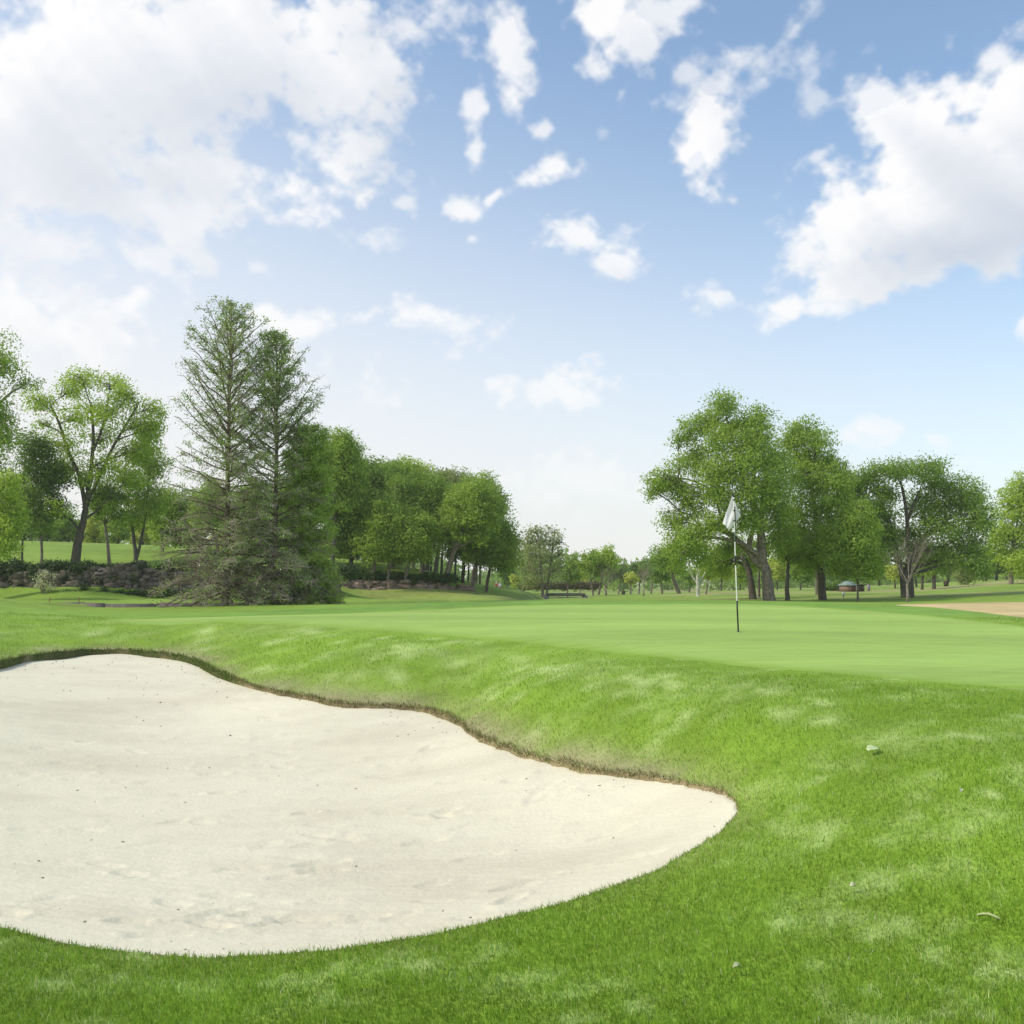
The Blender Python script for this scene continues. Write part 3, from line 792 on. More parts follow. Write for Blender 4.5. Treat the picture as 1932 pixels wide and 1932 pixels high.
#@@TREES_BEGIN
# ------------------------------------------------------------------ trees
M_bark = plain('bark_grey', (.20, .165, .135), .9, .45, 6, .8)
M_bark_dark = plain('bark_dark', (.105, .088, .075), .9, .45, 6, .8)
M_bark_white = plain('bark_white', (.52, .50, .45), .8, .25, 3, .3)
M_bark_red = plain('bark_cypress', (.15, .115, .09), .9, .4, 8, .8)
M_twig = plain('twig_tan', (.36, .30, .25), .9, .3, 8)
L_FRESH = leaf_mat('leaf_fresh', ((.150, .235, .045), (.260, .395, .075), (.375, .520, .120)))
L_BRIGHT = leaf_mat('leaf_bright', ((.20, .30, .045), (.33, .475, .075), (.44, .58, .13)))
L_YELLOW = leaf_mat('leaf_yellow', ((.29, .36, .08), (.43, .51, .13), (.54, .61, .20)))
L_DARK = leaf_mat('leaf_dark', ((.080, .145, .040), (.145, .245, .060), (.225, .35, .09)))
L_MID = leaf_mat('leaf_mid', ((.120, .205, .045), (.205, .330, .072), (.310, .455, .115)))
L_CYP = leaf_mat('leaf_cypress', ((.17, .26, .095), (.25, .375, .14), (.34, .48, .20)))
L_SOFT = leaf_mat('leaf_soft_cypress', ((.20, .30, .07), (.30, .44, .11), (.40, .54, .16)))
L_GREY = leaf_mat('leaf_greygreen', ((.19, .235, .12), (.27, .33, .17), (.37, .43, .24)))
L_IVY = leaf_mat('leaf_ivy', ((.018, .040, .013), (.036, .075, .020), (.070, .13, .035)), .2)
L_WHITE = leaf_mat('blossom_white', ((.35, .40, .32), (.55, .58, .50), (.72, .74, .68)))

def leaf_cloud(g, C, spread, m, size, up=.7, out_from=None):
    """m small leaf faces round every spray centre C; returns vertices, tints"""
    n = len(C)
    P = np.repeat(C, m, 0) + g.normal(0, 1, (n * m, 3)) * np.repeat(spread, m)[:, None] * np.array([1, 1, .7])
    nrm = g.normal(0, 1, (n * m, 3)); nrm[:, 2] += up
    if out_from is not None:
        o = P - out_from; o /= np.linalg.norm(o, axis=1, keepdims=True) + 1e-6; nrm += 1.0 * o
    nrm /= np.linalg.norm(nrm, axis=1, keepdims=True)
    a = g.normal(0, 1, nrm.shape); a -= (a * nrm).sum(1, keepdims=True) * nrm; a /= np.linalg.norm(a, axis=1, keepdims=True) + 1e-6
    b = np.cross(nrm, a)
    s = (size * g.uniform(.6, 1.35, n * m))[:, None]
    V = np.stack([P - a * s, P + b * s * .52 + a * s * .1, P + a * s, P - b * s * .52 + a * s * .1], 1)
    tint = np.clip(np.repeat(g.normal(.48, .17, n), m) + g.normal(0, .13, n * m), 0, 1)
    return V.reshape(-1, 3), np.repeat(tint, 4)

def quads(n): return np.arange(n * 4).reshape(n, 4)

def curve(p0, p1, lift, g, n=7, wig=.05):
    p0, p1 = np.asarray(p0, float), np.asarray(p1, float); d = p1 - p0; L = np.linalg.norm(d)
    c = p0 + d * .45 + np.array([0, 0, lift * L]) + g.normal(0, wig * L, 3)
    t = np.linspace(0, 1, n)[:, None]
    Q = (1 - t) ** 2 * p0 + 2 * t * (1 - t) * c + t * t * p1
    Q[1:-1] += g.normal(0, wig * .25 * L, (n - 2, 3))
    return Q

def auto_blobs(g, cx, cy, rx, ry, n):
    out = [(cx, cy, rx * .55, ry * .55, 0, .8)]
    for i in range(n):
        z = 1 - 2 * (i + .5) / n; z = max(z, -.72) if z < 0 else z
        a = i * 2.399963 + g.uniform(-.4, .4); r = math.sqrt(max(0, 1 - z * z))
        s = g.uniform(.26, .56); q = 1.06 - s * .85 + g.uniform(-.12, .10)
        out.append((cx + rx * r * math.cos(a) * q, cy - ry * z * q, rx * s, ry * s * g.uniform(.75, 1.0), rx * r * math.sin(a) * q, g.uniform(.75, 1.15)))
    return out

def tree(label, cat, px, Y, trunk, w, blobs=None, crown=None, nb=14, leaf=L_FRESH, bark=None, size=None, dense=1.0, group=None, seed=0, name='tree', stems=None, twigs=8, gap=.40, base=None):
    """trunk: photo points above the base; blobs: (px, py, rx, ry[, depth px, weight])"""
    g = np.random.default_rng(seed + 1000)
    bark = bark or M_bark
    k = Y / S
    X = (px - 966) * k; zb = hz(X, Y)
    def loc(p, dy=0): return np.array([(p[0] - px) * k, dy, CZ + (HOR - p[1]) * k - zb])
    t = thing(name, (X, Y, zb), label, cat, group)
    if blobs is None: blobs = auto_blobs(g, *crown, nb)
    B = []
    for b in blobs:
        dy = b[4] if len(b) > 4 else g.uniform(-.8, .8) * b[2] * 1.2
        wgt = b[5] if len(b) > 5 else 1.0
        B.append((loc(b, dy * k), b[2] * k, b[3] * k, wgt))
    acc = Acc()
    r0 = w * k / 2
    T = [np.array([0, 0, -.25])] + [loc(p) for p in trunk]
    T = spline(np.array(T), lambda a, b: 5, False); T = np.vstack([T, loc(trunk[-1])])
    T[1:-1] += g.normal(0, r0 * .10, (len(T) - 2, 3))
    s = np.linspace(0, 1, len(T))
    rad = r0 * (1 - .55 * s) * (1 + .55 * np.exp(-s * 14))
    acc.tube(T, rad, 9)
    stemsT = [(T, rad)]
    for st in (stems or []):
        Q = spline(np.array([loc(p) if i else loc(p) + np.array([0, g.uniform(-.1, .1), 0]) for i, p in enumerate(st[1])]), lambda a, b: 5, False); Q = np.vstack([Q, loc(st[1][-1])])
        rr = st[0] * k / 2 * (1 - .6 * np.linspace(0, 1, len(Q))); acc.tube(Q, rr, 8); stemsT.append((Q, rr))
    leaves, tints = [], []
    area = 0
    for (c, rx, rz, wgt) in B:
        # the limb that carries this part of the crown
        best = None
        for (Q, rr) in stemsT:
            d = np.linalg.norm((Q - c)[:, :2], axis=1); ok = Q[:, 2] < c[2] - .25 * d
            ok[:len(Q) * 2 // 5] = False
            cost = np.linalg.norm(Q - c, axis=1) + np.where(ok, 0, 50)
            i = int(np.argmin(cost))
            if best is None or cost[i] < best[0]: best = (cost[i], Q[i], rr[i])
        _, p0, rs = best
        Lb = np.linalg.norm(c - p0)
        if Lb > .3:
            q = curve(p0, c, .10, g)
            r1 = min(rs * .62, .035 * Lb + .02)
            acc.tube(q, np.linspace(r1, max(.012, r1 * .3), len(q)), 6, False)
        else: q = np.array([p0, c, c])
        for _ in range(twigs):
            d = g.normal(0, 1, 3); d[2] = abs(d[2]) * .8 + .1; d /= np.linalg.norm(d)
            e = c + d * np.array([rx, rx, rz]) * g.uniform(.6, .98)
            a = q[g.integers(len(q) // 2, len(q))]
            acc.tube(curve(a, e, .08, g, 5, .08), np.linspace(.022, .006, 5) * max(1, Y / 75), 4, False)
        a_px = (rx / k) * (rz / k) * math.pi * .281
        ls = size or .080 * max(1, (Y / 66) ** .85)
        leaf_px = (ls / k / 1.887) ** 2 * 1.04
        nl = int(5.6 * dense * wgt * a_px / leaf_px) + 40
        m = 16; ns = max(3, nl // m)
        d = g.normal(0, 1, (ns, 3)); d /= np.linalg.norm(d, axis=1, keepdims=True)
        r = g.random(ns) ** (1 / 2.5)
        lump = 1 + .85 * (vnoise(d * 2.6 + seed + 7 * c[0], 5) - .42)
        C = c + d * (r * lump)[:, None] * np.array([rx, rx, rz]) * 1.04
        Cw = C + np.array([X, Y, 0])
        nzv = .65 * vnoise(Cw / (.50 + .16 * rx), seed + 3) + .35 * vnoise(Cw / .33, seed + 4)
        C = C[nzv > gap]
        if not len(C): continue
        V, ti = leaf_cloud(g, C, np.full(len(C), .16 + .085 * min(rx, 1.6)), m, ls, .7, c)
        leaves.append(V); tints.append(ti)
    acc.done('trunk', bark, t, smooth=True)
    V = np.concatenate(leaves)
    build('crown', V, quads(len(V) // 4), leaf, t, {'tint': ('POINT', np.concatenate(tints))})
    return t

def cypress(label, px, Y, top, prof, seed, n_br, leaf_n, bare=.0, leaf=L_CYP, width=11):
    g = np.random.default_rng(seed + 500); k = Y / S
    X = (px - 966) * k; zb = hz(X, Y)
    t = thing('cypress_tree', (X, Y, zb), label, 'tree', 'bald cypresses on the creek bank')
    ztop = CZ + (HOR - top[1]) * k - zb; dx = (top[0] - px) * k
    tr, tw = Acc(), Acc()
    hs = np.linspace(0, 1, 26)
    P = np.column_stack([dx * hs + g.normal(0, .015, 26), g.normal(0, .015, 26), -.3 + (ztop + .3) * hs])
    r0 = width * k / 2
    tr.tube(P, r0 * (1 - hs) ** .85 * (1 + .8 * np.exp(-hs * 22)) + .012, 9)
    leafC, leafS = [], []
    for i in range(n_br):
        f = .035 + .95 * ((i + g.random()) / n_br) ** 1.3            # height fraction
        u = 1 - f
        half = np.interp(u, prof[0], prof[1]) * k * g.uniform(.72, 1.12)
        az = i * 2.399963 + g.uniform(-.5, .5)
        el = np.interp(f, [0, .12, .3, .5, .8, 1], [-20, -8, 8, 32, 44, 52]) + g.normal(0, 7)
        o = np.array([dx * f, 0, ztop * f])
        ln = half / max(.35, math.cos(R(el)))
        hd = np.array([math.cos(az), math.sin(az), 0])
        tip = o + hd * half + np.array([0, 0, math.tan(R(el)) * half])
        arch = .10 if f < .35 else .02
        tip[2] = min(tip[2], o[2] + .85 * (ztop - o[2]) * g.uniform(.55, 1.1))
        q = curve(o, tip, arch if f < .35 else -.03, g, 8, .035)
        q[:, 2] -= np.linspace(0, 1, 8) ** 2.2 * (.12 * ln if f < .3 else -.07 * ln)
        tr.tube(q, np.linspace(.010 + .013 * ln, .008, 8), 5, False)
        nsec = int((5 + ln * 5.0) * np.interp(f, [0, .2, .36, .5], [1.9, 1.7, 1.2, 1]))
        for j in range(nsec):
            s_ = g.uniform(.18, 1.0)
            a = q[0] + 0
            ii = s_ * 7; i0 = min(6, int(ii)); a = q[i0] * (1 - (ii - i0)) + q[i0 + 1] * (ii - i0)
            side = np.cross(hd, [0, 0, 1]) * g.choice([-1, 1])
            sl = g.uniform(.25, .62) * (1.05 - .5 * s_) * min(ln, 2.2) * .62
            d = side * g.uniform(.4, 1) + hd * g.uniform(.2, .8) + np.array([0, 0, g.uniform(-.55, .45) if f < .45 else g.uniform(-.1, .75)])
            d /= np.linalg.norm(d)
            e = a + d * sl
            qq = curve(a, e, -.04, g, 4, .09)
            tw.tube(qq, np.linspace(.0105, .006, 4), 3, False)
            for _ in range(2):
                bpt = qq[g.integers(1, 4)]; dd = d + g.normal(0, .55, 3); dd /= np.linalg.norm(dd)
                tw.tube(np.array([bpt, bpt + dd * sl * .28, bpt + dd * sl * .5 + [0, 0, -.03]]), [.0075, .0065, .005], 3, False)
            green = np.interp(f, [0, .15, .35, .5, 1], [.30, .45, .85, 1, 1.0]) * (1 - bare * (f < .4))
            for mct in range(g.poisson(leaf_n * green)):
                leafC.append(qq[g.integers(0, 4)] + g.normal(0, .07, 3)); leafS.append(.085)
    tr.done('trunk', M_bark_red, t, smooth=True)
    tw.done('twig', M_twig, t).__setitem__('kind', 'stuff')
    C = np.array(leafC)
    V, ti = leaf_cloud(g, C, np.array(leafS), 8, .042, .2)
    build('crown', V, quads(len(V) // 4), leaf, t, {'tint': ('POINT', ti)})
    return t

def bare_tree(label, px, Y, py_top, half, seed, spread=.55, depth=5, w=5, name='bare_tree', m=None, fork=.22, group=None):
    g = np.random.default_rng(seed + 300); k = Y / S; X = (px - 966) * k; zb = hz(X, Y)
    t = thing(name, (X, Y, zb), label, 'tree', group)
    H = CZ + (HOR - py_top) * k - zb; acc, twg = Acc(), Acc(); r0 = w * k / 2
    fz = H * fork
    acc.tube(np.array([[0, 0, -.2], [.02, 0, fz * .4], [-.01, .02, fz * .8], [0, 0, fz]]), [r0 * 1.4, r0, r0 * .9, r0 * .85], 7)
    def grow(p, d, ln, r, lev):
        e = p + d * ln
        q = curve(p, e, .05, g, 5, .06)
        (acc if lev < 3 else twg).tube(q, np.linspace(r, r * .6, 5), 5 if lev < 3 else 3, False)
        if lev >= depth: return
        for _ in range(3 if lev < 2 else g.integers(2, 4)):
            a = q[g.integers(2, 5)]
            dd = d + g.normal(0, spread, 3) * np.array([1, 1, .6]) + np.array([0, 0, .22]); dd /= np.linalg.norm(dd)
            grow(a, dd, ln * g.uniform(.60, .85), r * .55, lev + 1)
    for i in range(6):
        az = i * 2.4 + g.uniform(-.3, .3); el = R(g.uniform(35, 78))
        grow(np.array([0, 0, fz * g.uniform(.85, 1.05)]), np.array([math.cos(az) * math.cos(el), math.sin(az) * math.cos(el), math.sin(el)]), (H - fz) * .40, r0 * .36, 1)
    acc.done('trunk', m or M_twig, t, smooth=True)
    o = twg.done('twig', m or M_twig, t); o['kind'] = 'stuff'
    return t

# --- left: trees on the terrace above the rock wall
tree('tall loose green tree reaching in at the left edge of the picture', 'tree', -70, 62, [(-62, 1000), (-55, 900), (-40, 800)], 26,
     [(-25,650,42,34),(-40,700,55,45),(12,690,34,26),(40,716,26,15),(-10,745,45,30),(8,785,32,26),(-35,800,50,45),(15,830,32,30),(-5,880,38,30,0,.6),(-40,880,45,40)], leaf=L_FRESH, seed=1, dense=.75, gap=.42)
tree('bright yellow green low tree at the left edge in front of the slim trunks', 'tree', -30, 58, [(-25, 1040), (-18, 960)], 14,
     [(2,925,32,26),(22,905,16,16),(-5,960,38,30),(22,965,22,24),(8,1000,36,28),(-20,1010,35,30),(16,1034,22,18),(32,990,12,14)], leaf=L_BRIGHT, seed=2, dense=1.15)
tree('slim dark stemmed tree beside the left edge, lighter crown', 'tree', 41, 70, [(42, 1010), (40, 970)], 5, crown=(38, 930, 28, 50), nb=8, leaf=L_MID, seed=3, bark=M_bark_dark)
tree('young dark green tree with a thin straight trunk behind the white blossoming shrub', 'tree', 79, 69, [(78, 1000), (77, 930)], 6,
     [(70,845,24,26),(92,850,20,24),(62,880,22,26),(100,890,24,26),(85,900,30,34),(112,905,18,20),(70,940,26,30),(96,950,24,30),(80,985,28,26),(62,970,16,20)], leaf=L_DARK, seed=4, dense=1.1)
tree('big open crowned tree with a leaning thick trunk above the rock wall', 'tree', 139, 70, [(148, 1020), (157, 985), (160, 955)], 19,
     [(92,765,32,24,-40,.7),(72,800,22,22,20,.55),(124,730,32,20,30,.75),(162,718,36,17,-20,.85),(205,724,32,19,20,.9),(246,752,28,22,-30,1.),(278,772,24,26,30,1.),(262,805,34,26,0,1.),(288,808,16,22,10,.8),
      (248,850,32,24,30,.95),(170,775,36,26,0,.5),(125,790,32,26,30,.5),(215,785,34,26,-30,.55),(185,830,36,26,20,.5),(130,845,34,26,-20,.5),(205,885,36,24,-20,.8),(110,880,24,22,30,.8),(165,905,32,20,0,.7),(240,905,26,20,20,.8),(130,960,28,16,-40,.75),(190,955,26,18,20,.7)],
     leaf=L_BRIGHT, bark=M_bark_dark, seed=5, dense=.95, twigs=24, gap=.40,
     stems=[(11, [(157, 985), (165, 940), (172, 880), (176, 820), (170, 760)]), (9, [(160, 960), (150, 900), (128, 850), (112, 800), (95, 765)]), (8, [(165, 945), (190, 895), (215, 840), (245, 790), (262, 760)]), (6, [(176, 850), (195, 800), (205, 745)]), (6, [(150, 1005), (138, 985), (122, 975), (106, 980)]), (6, [(160, 980), (180, 965), (205, 940)])])
tree('small tree with a pale leaning trunk right of the big open crowned tree', 'tree', 207, 72, [(203, 1030), (198, 990)], 8, crown=(200, 945, 34, 48), nb=9, leaf=L_MID, seed=6)
tree('dark forked tree between the big open tree and the tall cypress', 'tree', 256, 74, [(252, 1010), (247, 970)], 9, 
     [(285,830,26,30),(262,860,30,28),(290,880,28,30),(250,900,28,30),(275,930,32,30),(240,945,26,26),(292,955,26,26),(262,975,32,24)], leaf=L_FRESH, bark=M_bark_dark, seed=7, stems=[(7, [(257, 1050), (266, 1020), (275, 970), (280, 900)])], dense=.85)
for i, (px, Y, c, lf, lab) in enumerate([
    (305, 82, (315, 975, 38, 60), L_FRESH, 'light green tree half hidden left of the tall cypress'),
    (355, 84, (352, 985, 40, 58), L_MID, 'green tree seen through the lower left boughs of the tall cypress'),
    (412, 80, (400, 960, 40, 52), L_FRESH, 'dark trunked tree behind the trunk of the tall cypress'),
    (470, 84, (470, 965, 42, 60), L_MID, 'green tree in the gap between the two tall cypresses'),
    (545, 82, (545, 955, 42, 62), L_FRESH, 'green tree behind the second cypress'),
    (590, 84, (592, 925, 40, 70), L_MID, 'green tree filling the gap right of the second cypress'),
    (628, 78, (640, 895, 48, 92), L_FRESH, 'tall round headed tree standing just right of the cypresses')]):
    tree(lab, 'tree', px, Y, [(px, 1050), ((px + c[0]) / 2, (1050 + c[1]) / 2), (c[0], c[1] + 10)], 9, crown=c, nb=12 + (c[3] > 80) * 10, leaf=lf, seed=20 + i, bark=M_bark_dark)
back = [(-60,112,L_DARK),(-5,118,L_DARK),(40,110,L_DARK),(88,120,L_DARK),(128,112,L_MID),(178,118,L_YELLOW),(222,114,L_FRESH),(268,122,L_YELLOW),(312,112,L_FRESH),(362,118,L_MID),(430,114,L_YELLOW),(500,120,L_MID),(560,112,L_FRESH),(610,118,L_YELLOW),(655,112,L_FRESH)]
WORD = ['dark','deep green','shaded','dense','round','yellow','light green','pale yellow','leafy','broad','glowing yellow green','bushy','fresh green','sunlit yellow','thin']
PLACE = ['off the left edge of the terrace','at the far left of the terrace crest','behind the slim trunks on the terrace crest','behind the young dark tree on the terrace crest','left of the thick leaning trunk on the crest','right of the thick leaning trunk on the crest','behind the small pale trunk on the crest','behind the forked tree on the crest','far behind the cypress boughs, leftmost','far behind the tall cypress, left of its trunk','far behind the tall cypress, right of its trunk','far behind the two cypresses','far behind the second cypress','far behind the third cypress','far behind the mound edge']
for i, (px, Y, lf) in enumerate(back):
    k = Y / S; pyb = HOR - (hz((px - 966) * k, Y) - CZ) / k
    tree(f'{WORD[i]} tree {PLACE[i]}', 'tree', px, Y, [(px + 2, pyb - 12), (px, pyb - 34)], 5, crown=(px, pyb - 27, 29, 29 + 5 * (i % 3)), nb=10, leaf=lf, seed=40 + i, bark=M_bark_dark, group='trees along the terrace crest')

# --- the cypresses on the creek bank
cypress('tallest bald cypress with bare brown lower boughs, leftmost of three', 425, 41.2, (437, 566), ([0, .06, .12, .2, .35, .5, .65, .8, .92, 1], [5, 28, 42, 66, 90, 100, 112, 138, 158, 130]), 1, 165, 1.6, .3)
cypress('second tall cypress, its narrow top just below the tallest one', 519, 41.8, (523, 622), ([0, .06, .15, .3, .45, .6, .75, .9, 1], [5, 28, 46, 66, 82, 96, 110, 125, 110]), 2, 160, 2.3, .1)
cypress('shorter dense soft green cypress right of the two tall ones', 588, 42.6, (580, 805), ([0, .1, .3, .5, .7, .9, 1], [10, 34, 46, 52, 58, 60, 52]), 3, 120, 6.5, 0, L_SOFT, 8)

# --- the wooded bank in the middle left
woods = [(661,80,668,985,46,62,L_DARK,10,'dark tree with a curved pale trunk at the left end of the bank'),
 (687,86,692,930,52,62,L_MID,10,'twin of dark trunks near the left end of the wooded bank'),
 (703,78,718,995,42,58,L_FRESH,9,'tree rooted at the foot of the rock face, leftmost of the front row'),
 (720,92,735,925,50,55,L_MID,9,'straight trunk standing well back on the mown bank'),
 (731,78,748,1005,40,50,L_FRESH,8,'tree at the foot of the rock face, second of the front row'),
 (741,84,766,955,48,56,L_MID,12,'thick leaning pale trunk in the middle of the grove'),
 (751,94,776,912,45,42,L_BRIGHT,8,'light topped tree behind the thick leaning trunk'),
 (764,78,790,1010,42,46,L_FRESH,8,'slender grey trunk in front of the rock face, third of the front row'),
 (797,84,816,955,46,56,L_MID,10,'broad green tree right of the middle of the grove'),
 (806,92,838,925,44,42,L_GREY,9,'grey green tree top showing above the grove'),
 (822,94,862,928,40,40,L_MID,9,'tree behind the leaning trunk at the right of the grove'),
 (841,79,893,965,50,60,L_FRESH,13,'tree with a long trunk leaning to the right above the rock face'),
 (873,84,882,1012,42,44,L_DARK,8,'dark tree under the long leaning trunk'),
 (890,82,918,1012,46,50,L_MID,9,'paired trunks near the right end of the grove'),
 (897,90,906,940,40,40,L_FRESH,8,'tall crown rising at the right shoulder of the grove'),
 (917,82,942,1030,32,40,L_FRESH,7,'last green tree at the right end of the wooded bank'),
 (672,96,650,905,44,50,L_MID,8,'tree behind the left end of the grove'),
 (780,100,735,895,44,28,L_GREY,7,'thin brownish tree top above the left of the grove')]
for i, (px, Y, cx, cyy, rx, ry, lf, w, lab) in enumerate(woods):
    k = Y / S; pyb = HOR - (hz((px - 966) * k, Y) - CZ) / k
    tree(lab, 'tree', px, Y, [(px + (cx - px) * .18, pyb - (pyb - cyy) * .35), (px + (cx - px) * .55, pyb - (pyb - cyy) * .68), (cx, cyy + ry * .25)], w, crown=(cx, cyy + 6, rx * 1.12, ry * 1.15), nb=20, leaf=lf, seed=60 + i, bark=M_bark_dark if i % 3 == 0 else M_bark, group='trees of the wooded bank', dense=.6 if lf is L_GREY else 1.0)
for i, (px, w_) in enumerate([(694, 5), (712, 5), (756, 4), (812, 5), (832, 6), (858, 5), (883, 4), (905, 4)]):
    tree(['thin straight trunk among the grove, leftmost of the slight ones','thin trunk behind the first front row tree','thin trunk beside the thick leaning pale one','thin trunk under the grey green tree top','stouter thin trunk behind the rock face','thin trunk beside the long leaning trunk','thin trunk beneath the dark tree at the right','thin trunk close to the right end of the bank'][i],
         'tree', px, 93 + i % 3 * 3, [(px + 2, 1050), (px + 4, 1005)], w_, crown=(px + 6, 985, 28, 32), nb=7, leaf=[L_MID, L_FRESH, L_BRIGHT][i % 3], seed=90 + i, bark=M_bark_dark, group='thin trunks in the grove')

# --- far middle
tree('tall feathery tree in the distance left of the foot bridge', 'tree', 1024, 112, [(1022, 1085), (1018, 1040), (1014, 1005)], 6, [(1012,1005,22,15),(1000,1025,18,16),(1024,1022,20,16),(1005,1048,24,18),(1022,1052,20,18),(1000,1075,22,18),(1018,1085,22,16),(998,1098,18,14)], leaf=L_GREY, seed=110, dense=.65, twigs=14, bark=M_bark)
tree('sparse bare topped tree leaning beside the tall feathery one', 'tree', 1030, 113, [(1036, 1085), (1042, 1040), (1046, 1008)], 5, [(1046,1006,20,13,0,.4),(1056,1025,14,15,0,.5),(1040,1030,18,15,0,.5),(1052,1050,16,16,0,.7),(1045,1080,20,20,0,.9)], leaf=L_GREY, seed=111, dense=.55, twigs=18)
far = [(1070,135,1072,1072,28,32,L_MID,4,'dark green distant tree right of the feathery pair'),
 (985,140,992,1062,24,36,L_MID,4,'distant green tree beside the end of the grove'),
 (973,150,973,1097,11,15,L_YELLOW,2,'tiny yellow green tree behind the two walkers'),
 (952,160,960,1085,16,24,L_DARK,3,'distant tree with a reddish trunk next to the walkers'),
 (1093,160,1096,1090,18,20,L_YELLOW,3,'distant yellow green tree left of the round one'),
 (1120,120,1112,1065,28,30,L_FRESH,4,'left half of the pair making the round distant tree'),
 (1128,121,1140,1060,28,30,L_BRIGHT,5,'right half of the pair making the round distant tree'),
 (1190,140,1190,1092,14,14,L_YELLOW,4,'small round yellow green tree in the far middle'),
 (1166,180,1172,1082,26,22,L_DARK,4,'dark far tree behind the bare brown one'),
 (1205,185,1208,1078,26,22,L_DARK,4,'dark far tree behind the small yellow green one'),
 (1228,170,1232,1072,24,24,L_DARK,4,'dark far tree left of the spreading oak'),
 (1283,104,1262,1055,34,30,L_MID,9,'spreading oak with low limbs left of the big tree'),
 (1250,112,1246,1082,26,20,L_DARK,5,'dark small oak under the spreading one'),
 (1331,92,1338,1078,22,18,L_FRESH,4,'small round tree just right of the white barked trunk'),
 (1360,118,1362,1070,34,26,L_YELLOW,5,'pale yellow green tree far behind the flag pole'),
 (1300,130,1304,1088,22,18,L_MID,4,'distant tree behind the white barked trunk'),
 (1395,125,1398,1080,26,22,L_FRESH,4,'distant light tree behind the flag stick foot'),
 (1466,120,1466,1075,30,24,L_YELLOW,4,'pale far tree seen under the big tree'),
 (1510,118,1512,1078,30,22,L_MID,4,'far tree between the trunks right of the big tree')]
for i, (px, Y, cx, cyy, rx, ry, lf, w, lab) in enumerate(far):
    k = Y / S; pyb = HOR - (hz((px - 966) * k, Y) - CZ) / k
    tree(lab, 'tree', px, Y, [((px + cx) / 2, (pyb + cyy + ry * .6) / 2), (cx, cyy + ry * .2)], w, crown=(cx, cyy, rx, ry), nb=9, leaf=lf, seed=120 + i, bark=M_bark, twigs=5, group='trees scattered across the far fairway')
bare_tree('purplish brown bare tree in front of the round distant tree', 1143, 118, 1062, 22, 1, .55, 5, 4, m=plain('bark_mauve', (.22, .17, .16), .9, .3, 8))
bare_tree('thin bare sapling standing alone in the far middle', 1214, 96, 1062, 16, 2, .45, 4, 3, m=M_twig, fork=.45)
tree('white barked tree with a forked trunk beside the big tree', 'tree', 1317, 84, [(1316, 1085), (1314, 1062)], 8, [(1300,1035,24,20,10,.6),(1330,1030,26,20,-10,.6),(1318,1005,26,18,0,.5),(1345,1052,20,14,0,.5)], leaf=L_FRESH, bark=M_bark_white, seed=150, dense=.7, stems=[(5, [(1316, 1100), (1306, 1086), (1300, 1070), (1302, 1045)]), (4, [(1317, 1098), (1328, 1085), (1334, 1068), (1333, 1040)]), (3, [(1317, 1102), (1330, 1098), (1342, 1100)])])

# --- the big tree and its neighbours on the right
tree('biggest tree behind the flag with a thick trunk and a low crooked limb', 'tree', 1452, 66, [(1446, 1090), (1438, 1050), (1434, 1000), (1440, 950), (1450, 905)], 22,
     [(1362,768,32,24,-20),(1340,790,28,22,30),(1308,812,30,22,0),(1286,830,16,14,10,.8),(1378,800,34,26,20),(1420,795,32,22,-30),(1440,822,28,26,20),(1405,835,36,26,-50),(1345,835,36,28,-40),(1320,862,34,26,30),
      (1284,882,28,18,-10),(1252,905,30,22,10),(1232,925,18,16,20,.8),(1282,918,30,24,40),(1380,880,46,34,-70),(1425,880,44,36,-40),(1340,905,40,34,-50),(1305,950,32,30,0),(1360,950,40,32,-60),(1410,935,42,34,-70),(1455,925,40,38,-20),(1465,975,36,34,10),
      (1276,985,26,24,20),(1300,1015,34,28,-30),(1276,1030,26,24,10),(1318,1048,26,20,20),(1283,1060,20,18,0,.8),(1335,990,32,24,-40),(1400,985,34,24,-50),(1480,1015,30,30,10),(1470,870,30,30,40),(1390,1035,26,22,60)],
     leaf=L_FRESH, seed=160, dense=1.1, twigs=9, gap=.41,
     stems=[(15, [(1447, 1072), (1428, 1062), (1412, 1040), (1398, 1026), (1376, 1008), (1350, 998), (1325, 1000)]), (11, [(1410, 1038), (1416, 1015), (1424, 985), (1420, 955), (1400, 900), (1385, 840), (1370, 790)]), (11, [(1434, 1005), (1438, 970), (1452, 940), (1475, 920)]), (8, [(1436, 980), (1420, 930), (1425, 880), (1430, 830)]), (6, [(1376, 1008), (1360, 975), (1345, 930), (1300, 905), (1262, 908)])])
tree('dense tree with a dark trunk right of the biggest tree', 'tree', 1550, 70, [(1550, 1090), (1548, 1040), (1540, 980), (1530, 920)], 15,
     [(1512,812,30,24,0),(1496,832,26,24,20),(1536,838,32,24,-20),(1520,862,36,28,20),(1558,872,30,26,0),(1582,888,24,24,10),(1588,915,18,24,-10,.8),(1552,912,38,32,-40),(1510,905,34,32,-20),(1570,950,34,32,-20),(1530,955,38,32,-40),(1500,965,32,32,20),(1575,995,34,30,0),(1540,1005,38,30,-40),(1510,1020,32,28,20),(1560,1045,34,26,10),(1525,1058,30,22,20),(1585,1035,26,26,20)],
     leaf=L_FRESH, bark=M_bark_dark, seed=161, dense=1.1, twigs=7)
tree('dark trunked tree tucked just left of the thickest trunk', 'tree', 1419, 72, [(1416, 1095), (1408, 1065), (1400, 1050)], 15, [(1380,1045,30,22,40),(1350,1052,26,20,20),(1335,1070,20,16,0,.8),(1405,1030,28,22,60),(1425,1060,24,18,40),(1365,1075,22,14,30,.7)], leaf=L_FRESH, bark=M_bark_dark, seed=162)
